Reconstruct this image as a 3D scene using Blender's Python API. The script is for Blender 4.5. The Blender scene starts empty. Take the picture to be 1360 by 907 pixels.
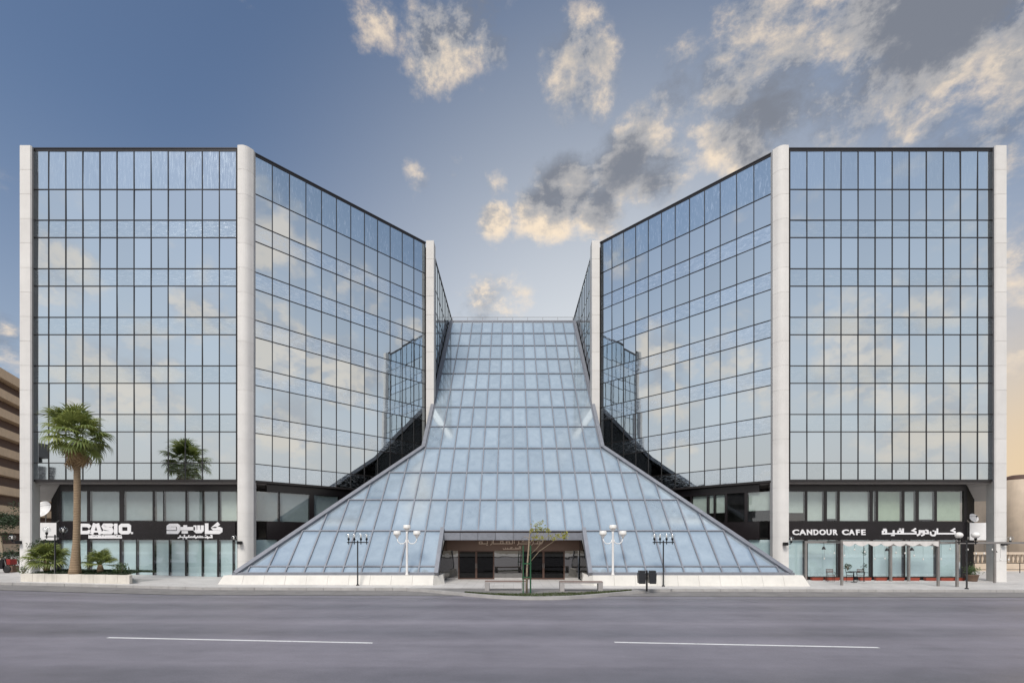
import bpy, bmesh, math, random
from mathutils import Vector, Matrix
random.seed(7)
sc = bpy.context.scene
COL = sc.collection
rad = math.radians

# ------------------------------------------------------------------ camera
F = 642.0                      # focal length in pixels of a 1360 px wide frame (17 mm shift lens)
EYE = 2.75
CX = -0.08
cam = bpy.data.cameras.new('camera')
cam.sensor_width = 36.0
cam.lens = F / 1360 * 36
cam.shift_y = (718 - 453.5) / 1360
cam.clip_end = 6000
camo = bpy.data.objects.new('camera', cam)
camo.location = (CX, 0, EYE)
camo.rotation_euler = (rad(90), 0, 0)
COL.objects.link(camo)
sc.camera = camo

def PX(px, Y): return CX + (px - 680) * Y / F
def PZ(py, Y): return EYE + (718 - py) * Y / F

# ------------------------------------------------------------------ light, sky, exposure
SUN_AZ = 196.0     # degrees clockwise from straight ahead: high behind the camera
SUN_EL = 52.0
world = bpy.data.worlds.new('World'); sc.world = world; world.use_nodes = True
wn = world.node_tree; wn.nodes.clear()

class NT:
    def __init__(s, tree): s.t = tree
    def n(s, typ, **kw):
        nd = s.t.nodes.new(typ)
        for k, v in kw.items(): setattr(nd, k, v)
        return nd
    def l(s, a, b): s.t.links.new(a, b)
    def val(s, sock, v):
        if hasattr(v, 'is_output') or isinstance(v, bpy.types.NodeSocket): s.l(v, sock)
        else: sock.default_value = v
    def math(s, op, a, b=None, c=None, clamp=False):
        m = s.n('ShaderNodeMath', operation=op, use_clamp=clamp)
        s.val(m.inputs[0], a)
        if b is not None: s.val(m.inputs[1], b)
        if c is not None: s.val(m.inputs[2], c)
        return m.outputs[0]
    def vmath(s, op, a, b=None):
        m = s.n('ShaderNodeVectorMath', operation=op)
        s.val(m.inputs[0], a)
        if b is not None: s.val(m.inputs[1], b)
        return m
    def mr(s, v, a, b, c=0.0, d=1.0, smooth=False):
        m = s.n('ShaderNodeMapRange', interpolation_type='SMOOTHSTEP' if smooth else 'LINEAR')
        s.val(m.inputs['Value'], v)
        m.inputs['From Min'].default_value = a; m.inputs['From Max'].default_value = b
        m.inputs['To Min'].default_value = c; m.inputs['To Max'].default_value = d
        return m.outputs[0]
    def mix(s, f, a, b, blend='MIX'):
        m = s.n('ShaderNodeMix', data_type='RGBA', blend_type=blend)
        s.val(m.inputs[0], f); s.val(m.inputs[6], a); s.val(m.inputs[7], b)
        return m.outputs[2]
    def noise(s, vec, scale, detail=4, rough=.5, dist=0.0):
        m = s.n('ShaderNodeTexNoise')
        if vec is not None: s.l(vec, m.inputs['Vector'])
        m.inputs['Scale'].default_value = scale; m.inputs['Detail'].default_value = detail
        m.inputs['Roughness'].default_value = rough; m.inputs['Distortion'].default_value = dist
        return m.outputs[0]
    def mapping(s, vec, scale=(1, 1, 1), loc=(0, 0, 0), rot=(0, 0, 0)):
        m = s.n('ShaderNodeMapping')
        s.l(vec, m.inputs[0]); m.inputs['Location'].default_value = loc
        m.inputs['Rotation'].default_value = rot; m.inputs['Scale'].default_value = scale
        return m.outputs[0]

def c4(c): return (c[0], c[1], c[2], 1.0)

W = NT(wn)
sky = W.n('ShaderNodeTexSky', sky_type='NISHITA')
sky.sun_disc = False
sky.sun_elevation = rad(SUN_EL); sky.sun_rotation = rad(SUN_AZ)
sky.altitude = 600; sky.air_density = 1.0; sky.dust_density = 1.0; sky.ozone_density = .6
tc = W.n('ShaderNodeTexCoord')
D = tc.outputs['Generated']
sep = W.n('ShaderNodeSeparateXYZ'); W.l(D, sep.inputs[0])
zc = W.math('MAXIMUM', sep.outputs[2], 0.0)
Pp = W.mapping(D, (1, 1, 1.45), (1.3, 2.1, .4))
def cloudnoise(vec):
    a = W.noise(vec, 7.4, 12, .64, .10)
    b = W.noise(vec, 3.1, 3, .5, .0)
    return W.math('ADD', W.math('MULTIPLY', a, 1.05), W.math('MULTIPLY_ADD', b, .75, -.40))
n0 = cloudnoise(Pp)
off = W.vmath('ADD', Pp, (-.022, .0, -.040)).outputs[0]       # towards the low, lit edge of each cloud
n1 = cloudnoise(off)
# cloud banks: (px, py, radius, weight) read as directions in the sky
banks = [(920, 100, .08, .34), (985, 120, .12, .40), (1050, 70, .16, .43), (1130, 60, .17, .43), (1230, 40, .16, .40), (1330, 15, .16, .34), (1290, 165, .13, .36), (1200, 95, .08, .28), (1000, 180, .07, .36), (1190, 182, .04, .30),
         (590, 50, .09, .38), (640, 20, .09, .38), (490, 22, .06, .36), (430, 8, .05, .24), (395, 97, .03, .30), (335, 4, .035, .26),
         (770, 105, .095, .44), (835, 205, .08, .36), (750, 240, .075, .34), (880, 225, .07, .36), (725, 285, .06, .34), (800, 280, .05, .30), (665, 405, .08, .34), (605, 222, .035, .36), (560, 235, .04, .24),
         (650, 238, .04, .26), (655, 290, .035, .34), (945, 195, .035, .27), (1350, 420, .22, .24), (10, 230, .05, .26), (8, 440, .06, .24)]
dirs = [((px - 680, F, 718 - py), r, w_) for px, py, r, w_ in banks]
# banks of the eastern sky, known from their reflections in the front faces and in the two angled faces
dirs += [((px - 680, -F, 718 - py), r, w_) for px, py, r, w_ in [(75, 345, .07, .24), (280, 410, .06, .26), (230, 212, .04, .20), (150, 500, .10, .16), (1130, 478, .09, .22), (1230, 405, .05, .20), (1250, 560, .12, .14), (1080, 290, .05, .12)]]
dirs += [((F, px - 680, 718 - py), r, w_) for px, py, r, w_ in [(370, 475, .08, .24), (470, 490, .08, .24), (540, 470, .07, .22), (350, 330, .05, .18), (480, 390, .06, .18), (380, 560, .07, .18)]]
dirs += [((-F, 680 - px, 718 - py), r, w_) for px, py, r, w_ in [(870, 480, .07, .24), (990, 470, .08, .2), (830, 330, .06, .18), (900, 560, .08, .18)]]
bias = None
for dv, r, wgt in dirs:
    d = Vector(dv).normalized()
    dist = W.vmath('DISTANCE', D, tuple(d)).outputs['Value']
    g = W.mr(dist, r * 1.35, r * .2, 0.0, wgt, True)
    bias = g if bias is None else W.math('MAXIMUM', bias, g)
front = W.mr(sep.outputs[1], -.45, .25, 1.0, .0, True)     # the eastern sky, seen in the glass, has its own broken cloud
low = W.math('MULTIPLY', front, W.mr(zc, .02, .6, .20, .08))
cov = W.math('ADD', W.math('ADD', n0, bias), low)
dens = W.mr(cov, .66, .95, 0.0, 1.0, True)
lit = W.math('MULTIPLY_ADD', W.math('SUBTRACT', n0, n1), 2.4, .35, clamp=True)
def toward(az, el, r0, r1, v):
    g = Vector((math.sin(rad(az)) * math.cos(rad(el)), math.cos(rad(az)) * math.cos(rad(el)), math.sin(rad(el))))
    return W.mr(W.vmath('DISTANCE', D, tuple(g)).outputs['Value'], r0, r1, 0.0, v, True)
thick = W.math('MULTIPLY', W.mr(cov, .78, 1.04, 0.0, 1.0, True), W.math('ADD', toward(42, 40, .72, .30, .85), .15))   # the big bank is the deep one
litm = W.math('MULTIPLY', lit, W.math('SUBTRACT', 1.0, W.math('MULTIPLY', thick, .86)))
CLOUD_DARK = (1.7, 1.85, 2.2, 1); CLOUD_MID = (3.6, 3.55, 3.6, 1); CLOUD_LIT = (8.0, 6.6, 5.0, 1)
ccol = W.mix(W.mr(litm, .08, .26, 0.0, 1.0, True), CLOUD_DARK, CLOUD_MID)
ccol = W.mix(W.mr(litm, .22, .56, 0.0, 1.0, True), ccol, CLOUD_LIT)
ecol = W.mix(W.mr(litm, .10, .50, 0.0, 1.0, True), (5.0, 5.0, 5.3, 1), (8.6, 7.4, 6.2, 1))      # the front-lit eastern clouds are paler
ccol = W.mix(front, ccol, ecol)
# pale haze along the whole horizon, brightest towards the low evening light, and a warm glow low on the right
hz = W.mr(zc, .0, .62, .8, 0.0, True)
skyb = W.mix(hz, sky.outputs[0], (3.3, 3.7, 4.2, 1))
skyb = W.mix(W.mr(zc, .78, .97, 0.0, .7, True), skyb, (4.3, 4.9, 5.6, 1))     # thin high veil overhead
skyb = W.mix(toward(12, 8, .88, .05, .95), skyb, (6.5, 6.7, 6.8, 1))
skyb = W.mix(W.math('MULTIPLY', front, W.mr(zc, .05, .80, .85, .15, True)), skyb, (6.9, 7.3, 7.7, 1))
skyb = W.mix(W.math('MULTIPLY', W.mr(sep.outputs[1], .55, .0, 0.0, 1.0, True), W.mr(zc, .02, .34, .9, .0, True)), skyb, (6.3, 5.95, 5.6, 1))
skyb = W.mix(W.math('MULTIPLY', toward(58, 2, .66, .05, .85), W.mr(zc, .1, .5, 1.0, .0, True)), skyb, (7.5, 5.2, 2.6, 1))
skyc = W.mix(W.math('MULTIPLY', dens, W.math('MULTIPLY_ADD', front, -.25, .93)), skyb, ccol)
bg = W.n('ShaderNodeBackground'); W.l(skyc, bg.inputs[0]); bg.inputs[1].default_value = .10
wo = W.n('ShaderNodeOutputWorld'); W.l(bg.outputs[0], wo.inputs[0])
world.cycles.sampling_method = 'MANUAL'; world.cycles.sample_map_resolution = 512

sl = bpy.data.lights.new('sun', 'SUN'); sl.energy = 2.6; sl.angle = rad(20); sl.color = (1, .95, .88)
so = bpy.data.objects.new('sun', sl); COL.objects.link(so)
sdir = Vector((math.sin(rad(SUN_AZ)) * math.cos(rad(SUN_EL)), math.cos(rad(SUN_AZ)) * math.cos(rad(SUN_EL)), math.sin(rad(SUN_EL))))
so.rotation_euler = (-sdir).to_track_quat('-Z', 'Y').to_euler()
so.location = (0, -60, 90)

vs = sc.view_settings
vs.view_transform = 'Standard'; vs.look = 'None'; vs.gamma = 1; vs.exposure = 0.3
try: vs.use_curve_mapping = False
except Exception: pass
sc.render.engine = 'CYCLES'
sc.cycles.use_denoising = True
sc.cycles.max_bounces = 8; sc.cycles.glossy_bounces = 6; sc.cycles.transparent_max_bounces = 8
sc.cycles.caustics_reflective = False; sc.cycles.caustics_refractive = False
sc.cycles.sample_clamp_indirect = 6

# ------------------------------------------------------------------ materials
MATS = {}
def principled(name):
    m = bpy.data.materials.new(name); m.use_nodes = True
    nt = m.node_tree; p = nt.nodes['Principled BSDF']
    MATS[name] = m
    return m, NT(nt), p
def plain(name, col, rough=.6, metal=0.0, var=.12, scale=3.0, bump=0.0, spec=.5, bscale=40):
    m, T, p = principled(name)
    tcn = T.n('ShaderNodeTexCoord').outputs['Object']
    f = T.noise(tcn, scale, 6, .6)
    oi = T.n('ShaderNodeObjectInfo').outputs['Random']
    v = T.math('ADD', T.mr(f, .3, .7, 1 - var, 1 + var), T.mr(oi, 0, 1, -var * .5, var * .5))
    hsv = T.n('ShaderNodeHueSaturation'); hsv.inputs['Color'].default_value = c4(col); T.l(v, hsv.inputs['Value'])
    T.l(hsv.outputs[0], p.inputs['Base Color'])
    p.inputs['Roughness'].default_value = rough; p.inputs['Metallic'].default_value = metal
    p.inputs['Specular IOR Level'].default_value = spec
    if bump:
        b = T.n('ShaderNodeBump'); b.inputs['Strength'].default_value = bump; b.inputs['Distance'].default_value = .01
        T.l(T.noise(tcn, bscale, 5, .6), b.inputs['Height']); T.l(b.outputs[0], p.inputs['Normal'])
    return m

def mirror_glass(name, col, rough=.02, streak=0.0, streak_scale=(1, 1, 1), streak_col=(.5, .58, .62), streak_rot=0.0, lo=.52, hi=.70, wav=.25, dust=0.0, dust_col=(.5, .56, .6)):
    m, T, p = principled(name)
    tcn = T.n('ShaderNodeTexCoord').outputs['Object']
    geo = T.n('ShaderNodeNewGeometry').outputs['Position']
    oi = T.n('ShaderNodeObjectInfo').outputs['Random']
    hsv = T.n('ShaderNodeHueSaturation'); hsv.inputs['Color'].default_value = c4(col)
    T.l(T.mr(oi, 0, 1, .93, 1.05), hsv.inputs['Value'])
    p.inputs['Metallic'].default_value = 1; p.inputs['Roughness'].default_value = rough
    T.l(hsv.outputs[0], p.inputs['Base Color'])
    b = T.n('ShaderNodeBump'); b.inputs['Strength'].default_value = wav; b.inputs['Distance'].default_value = .004
    offs = T.vmath('ADD', tcn, None); T.l(T.n('ShaderNodeObjectInfo').outputs['Location'], offs.inputs[1])
    T.l(T.noise(offs.outputs[0], .9, 2, .5), b.inputs['Height']); T.l(b.outputs[0], p.inputs['Normal'])
    out = T.t.nodes['Material Output']
    if streak or dust:
        p2 = T.n('ShaderNodeBsdfPrincipled')          # rippled backing film: same mirror, brighter and rougher
        p2.inputs['Metallic'].default_value = 1; p2.inputs['Roughness'].default_value = .28
        p2.inputs['Base Color'].default_value = c4(streak_col)
        mp = T.mapping(offs.outputs[0], streak_scale, rot=(0, rad(streak_rot), 0))
        s1 = T.noise(mp, 3.2, 7, .72, .6)
        b2 = T.n('ShaderNodeBump'); b2.inputs['Strength'].default_value = .5; b2.inputs['Distance'].default_value = .02
        T.l(s1, b2.inputs['Height']); T.l(b2.outputs[0], p2.inputs['Normal'])
        mx = T.n('ShaderNodeMixShader'); T.l(T.mr(s1, lo, hi, 0, streak), mx.inputs[0])
        T.l(p.outputs[0], mx.inputs[1]); T.l(p2.outputs[0], mx.inputs[2]); T.l(mx.outputs[0], out.inputs[0])
    return m

def thin_glass(name, tint=(.92, .96, .96), refl=(.9, .95, 1), base=.12):
    m, T, p = principled(name)
    T.t.nodes.remove(p)
    tr = T.n('ShaderNodeBsdfTransparent'); tr.inputs[0].default_value = c4(tint)
    gl = T.n('ShaderNodeBsdfGlossy'); gl.inputs[0].default_value = c4(refl); gl.inputs['Roughness'].default_value = .02
    fr = T.n('ShaderNodeFresnel'); fr.inputs[0].default_value = 1.5
    bf = T.n('ShaderNodeNewGeometry').outputs['Backfacing']
    mx = T.n('ShaderNodeMixShader'); T.l(T.math('MULTIPLY', T.math('ADD', fr.outputs[0], base, clamp=True), T.math('SUBTRACT', 1.0, bf)), mx.inputs[0])
    T.l(tr.outputs[0], mx.inputs[1]); T.l(gl.outputs[0], mx.inputs[2])
    T.l(mx.outputs[0], T.t.nodes['Material Output'].inputs[0])
    return m

def stone(name, col, var=.08, stain=.12):
    m, T, p = principled(name)
    geo = T.n('ShaderNodeNewGeometry').outputs['Position']
    oi = T.n('ShaderNodeObjectInfo').outputs['Random']
    a = T.mr(T.noise(geo, 1.1, 6, .6), .3, .7, 1 - var, 1 + var)
    st = T.mr(T.noise(T.mapping(geo, (2.2, 2.2, .18)), 1.5, 5, .6), .5, .8, 0, stain)
    v = T.math('SUBTRACT', T.math('ADD', a, T.mr(oi, 0, 1, -.035, .035)), st)
    hsv = T.n('ShaderNodeHueSaturation'); hsv.inputs['Color'].default_value = c4(col); T.l(v, hsv.inputs['Value'])
    T.l(hsv.outputs[0], p.inputs['Base Color']); p.inputs['Roughness'].default_value = .7
    b = T.n('ShaderNodeBump'); b.inputs['Strength'].default_value = .15; b.inputs['Distance'].default_value = .01
    T.l(T.noise(geo, 30, 4, .6), b.inputs['Height']); T.l(b.outputs[0], p.inputs['Normal'])
    return m

mirror_glass('vision', (.64, .695, .725), .015)
mirror_glass('spandrel_front', (.60, .665, .70), .03, .7, (.7, 1, 6.5), (.80, .86, .88), 4, .50, .74)
mirror_glass('spandrel_angled', (.58, .65, .71), .03, .9, (.8, 1, 5.0), (.86, .93, .98), 22, .48, .66)
mirror_glass('top_front', (.60, .67, .72), .03, .6, (4.5, 1, .35), (.72, .80, .84), 0, .50, .75)
mirror_glass('top_angled', (.50, .59, .66), .03, .8, (3.0, 1, .55), (.82, .90, .98), 6, .53, .72)
# atrium panes: pale dusty glass, grimier towards the edges of each pane
m, T, p = principled('atrium_glass')
tcn = T.n('ShaderNodeTexCoord').outputs['Object']
oi = T.n('ShaderNodeObjectInfo')
offs = T.vmath('ADD', tcn, None); T.l(oi.outputs['Location'], offs.inputs[1])
sp_ = T.n('ShaderNodeSeparateXYZ'); T.l(tcn, sp_.inputs[0])
ed_ = T.math('MAXIMUM', T.math('DIVIDE', T.math('ABSOLUTE', sp_.outputs[0]), .565), T.math('DIVIDE', T.math('ABSOLUTE', sp_.outputs[1]), 1.09))
gr = T.noise(offs.outputs[0], 1.1, 5, .6)
grime = T.mr(T.math('MULTIPLY_ADD', gr, .9, ed_), 1.05, 1.65, 0.0, .85, True)
dcol = T.mix(grime, (.54, .63, .70, 1), (.22, .29, .37, 1))
df = T.n('ShaderNodeBsdfDiffuse'); T.l(dcol, df.inputs[0])
hsv = T.n('ShaderNodeHueSaturation'); hsv.inputs['Color'].default_value = (.59, .67, .73, 1); T.l(T.mr(oi.outputs['Random'], 0, 1, .92, 1.06), hsv.inputs['Value'])
T.l(hsv.outputs[0], p.inputs['Base Color']); p.inputs['Metallic'].default_value = 1; p.inputs['Roughness'].default_value = .085
b = T.n('ShaderNodeBump'); b.inputs['Strength'].default_value = .2; b.inputs['Distance'].default_value = .004
T.l(T.noise(offs.outputs[0], .9, 2, .5), b.inputs['Height']); T.l(b.outputs[0], p.inputs['Normal'])
mx = T.n('ShaderNodeMixShader'); T.l(T.math('ADD', T.mr(gr, .3, .7, .26, .42), T.mr(oi.outputs['Random'], 0, 1, -.04, .05)), mx.inputs[0])
T.l(p.outputs[0], mx.inputs[1]); T.l(df.outputs[0], mx.inputs[2]); T.l(mx.outputs[0], T.t.nodes['Material Output'].inputs[0])
mirror_glass('inner_glass', (.52, .60, .62), .03)
mirror_glass('dark_mirror', (.24, .235, .225), .02, wav=.8)
thin_glass('clear_glass')
thin_glass('dark_door_glass', (.16, .15, .14), (.35, .35, .35), .03)
thin_glass('lamp_glass', (.92, .93, .93), (1, 1, 1), .06)
stone('pillar_stone', (.70, .68, .65), .045, .06)
stone('plinth_stone', (.66, .635, .585), .07, .10)
stone('planter_stone', (.64, .60, .53), .12, .22)
stone('kerb_stone', (.40, .385, .37), .15, .1)
stone('dark_concrete', (.16, .15, .145), .1, .15)
stone('sand_wall', (.60, .45, .30), .08, .1)
stone('beige_wall', (.60, .49, .38), .08, .1)
plain('mullion', (.032, .029, .029), .35, .3, .1)
plain('atrium_frame', (.22, .23, .26), .5, .3, .12)
plain('core', (.02, .022, .025), .6)
plain('black_panel', (.012, .010, .012), .18, 0, .2, 2, spec=.4)
plain('shop_black', (.016, .013, .014), .3, 0, .2)
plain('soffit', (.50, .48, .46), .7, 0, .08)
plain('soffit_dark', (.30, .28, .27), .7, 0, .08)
plain('white_paint', (.78, .77, .76), .5, 0, .05)
plain('letter_white', (.82, .81, .82), .4, 0, .04)
plain('letter_tan', (.80, .64, .50), .5, 0, .05)
plain('brown_panel', (.17, .105, .075), .5, 0, .06)
plain('blind_grey', (.40, .42, .42), .8, 0, .06)
plain('blind_cream', (.62, .63, .57), .8, 0, .05)
plain('blind_green', (.52, .56, .42), .8, 0, .06)
plain('film_teal', (.72, .80, .82), .5, 0, .05, .6)
plain('film_pale', (.76, .80, .82), .5, 0, .05, .6)
plain('interior', (.10, .09, .08), .8, 0, .4, 1.2)
plain('black_metal', (.015, .015, .016), .4, .6, .1)
plain('bin_grey', (.028, .030, .034), .45, .2, .1)
plain('steel_grey', (.30, .28, .265), .5, .5, .1)
plain('white_metal', (.80, .78, .76), .4, .1, .04)
plain('globe_white', (.80, .78, .74), .35, 0, .03)
plain('bench_wood', (.16, .095, .075), .6, 0, .25, 12)
plain('bench_stone', (.36, .34, .33), .7, 0, .12)
plain('green_stake', (.015, .085, .035), .5, .1, .15)
plain('bark_pale', (.30, .24, .17), .9, 0, .3, 12, .4)
plain('terracotta', (.30, .055, .03), .6, 0, .15)
plain('red_paint', (.34, .03, .025), .4, 0, .1)
plain('fabric', (.66, .63, .60), .9, 0, .08)
plain('rubber', (.015, .015, .015), .7)
plain('brown_dark', (.10, .055, .04), .7, 0, .15)
plain('soil', (.05, .036, .024), .95, 0, .3, 8)
plain('rust', (.16, .10, .07), .8, 0, .2)

def foliage(name, c1, c2, sub=.25):
    m, T, p = principled(name)
    geo = T.n('ShaderNodeNewGeometry')
    oi = T.n('ShaderNodeObjectInfo').outputs['Random']
    f = T.math('ADD', T.math('MULTIPLY', geo.outputs['Random Per Island'], .65), T.math('MULTIPLY', oi, .35))
    T.l(T.mix(f, c4(c1), c4(c2)), p.inputs['Base Color'])
    p.inputs['Roughness'].default_value = .5
    tr = T.n('ShaderNodeBsdfTranslucent'); tr.inputs[0].default_value = c4([x * 1.3 for x in c2])
    mx = T.n('ShaderNodeMixShader'); mx.inputs[0].default_value = sub
    T.l(p.outputs[0], mx.inputs[1]); T.l(tr.outputs[0], mx.inputs[2]); T.l(mx.outputs[0], T.t.nodes['Material Output'].inputs[0])
foliage('palm_green', (.10, .155, .04), (.27, .30, .085), .3)
foliage('palm_dry', (.26, .16, .07), (.46, .32, .17), .2)
foliage('bush_green', (.035, .07, .02), (.09, .14, .04))
foliage('dark_green', (.012, .03, .012), (.035, .06, .02))
foliage('leaf_yellow', (.16, .19, .03), (.40, .36, .05), .35)
foliage('grass', (.03, .055, .015), (.10, .12, .035))

m, T, p = principled('palm_trunk')
tco = T.n('ShaderNodeTexCoord').outputs['Object']
rings = T.n('ShaderNodeTexWave', wave_type='BANDS', bands_direction='Z')
T.l(tco, rings.inputs[0]); rings.inputs['Scale'].default_value = 3.2; rings.inputs['Distortion'].default_value = 3; rings.inputs['Detail'].default_value = 3
nz = T.noise(tco, 5, 6, .7)
T.l(T.mix(T.math('ADD', T.math('MULTIPLY', rings.outputs['Fac'], .35), T.math('MULTIPLY', nz, .65)), (.13, .085, .05, 1), (.48, .35, .22, 1)), p.inputs['Base Color'])
p.inputs['Roughness'].default_value = .9
b = T.n('ShaderNodeBump'); b.inputs['Strength'].default_value = .6; b.inputs['Distance'].default_value = .03
T.l(rings.outputs['Fac'], b.inputs['Height']); T.l(b.outputs[0], p.inputs['Normal'])

# road: smooth worn asphalt with faint long-exposure sheen streaks put into its colour
m, T, p = principled('asphalt')
geo = T.n('ShaderNodeNewGeometry').outputs['Position']
fine = T.noise(geo, 26, 8, .8)
sheen_streak = T.noise(T.mapping(geo, (.012, .55, 1)), 1.0, 4, .55)
blot = T.math('ADD', T.math('MULTIPLY', T.noise(geo, .22, 5, .6), .6), T.math('MULTIPLY', T.noise(T.mapping(geo, (.6, 1.2, 1)), 1.6, 6, .7), .4))
v = T.math('ADD', T.math('ADD', T.mr(fine, .3, .7, -.17, .17), T.mr(sheen_streak, .3, .7, -.30, .26)), T.mr(blot, .36, .64, .82, 1.16))
hsv = T.n('ShaderNodeHueSaturation'); hsv.inputs['Color'].default_value = (.180, .167, .192, 1); T.l(v, hsv.inputs['Value'])
T.l(hsv.outputs[0], p.inputs['Base Color'])
T.l(T.mr(sheen_streak, .3, .7, .40, .62), p.inputs['Roughness'])
b = T.n('ShaderNodeBump'); b.inputs['Strength'].default_value = .25; b.inputs['Distance'].default_value = .006
T.l(T.noise(geo, 90, 4, .7), b.inputs['Height']); T.l(b.outputs[0], p.inputs['Normal'])

def paved(name, col, tile, jw, rough=.6, var=.1):
    m, T, p = principled(name)
    geo = T.n('ShaderNodeNewGeometry').outputs['Position']
    br = T.n('ShaderNodeTexBrick'); T.l(geo, br.inputs['Vector'])
    br.offset = .0; br.inputs['Scale'].default_value = 1
    br.inputs['Brick Width'].default_value = tile; br.inputs['Row Height'].default_value = tile
    br.inputs['Mortar Size'].default_value = jw
    br.inputs['Color1'].default_value = c4([x * .93 for x in col]); br.inputs['Color2'].default_value = c4([x * 1.05 for x in col])
    br.inputs['Mortar'].default_value = c4([x * .6 for x in col])
    hsv = T.n('ShaderNodeHueSaturation'); T.l(br.outputs[0], hsv.inputs['Color'])
    T.l(T.mr(T.noise(geo, .6, 6, .65), .3, .7, 1 - var, 1 + var), hsv.inputs['Value'])
    T.l(hsv.outputs[0], p.inputs['Base Color']); p.inputs['Roughness'].default_value = rough
paved('pavement', (.56, .54, .52), .6, .008, .55, .1)
plain('gutter', (.19, .18, .175), .8, 0, .2, 1.3, .2)
plain('ground_sand', (.28, .24, .19), .9, 0, .2, .2)
m, T, p = principled('road_paint')
geo = T.n('ShaderNodeNewGeometry').outputs['Position']
wear = T.math('MAXIMUM', T.mr(T.noise(geo, 9, 8, .75), .56, .66, 0, .75), T.mr(T.noise(T.mapping(geo, (.5, 6, 1)), 2.0, 5, .7), .52, .75, 0, .5))
T.l(T.mix(wear, (.74, .74, .735, 1), (.20, .19, .21, 1)), p.inputs['Base Color']); p.inputs['Roughness'].default_value = .6
plain('road_paint_worn', (.17, .165, .165), .7, 0, .3, 6)

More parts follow.
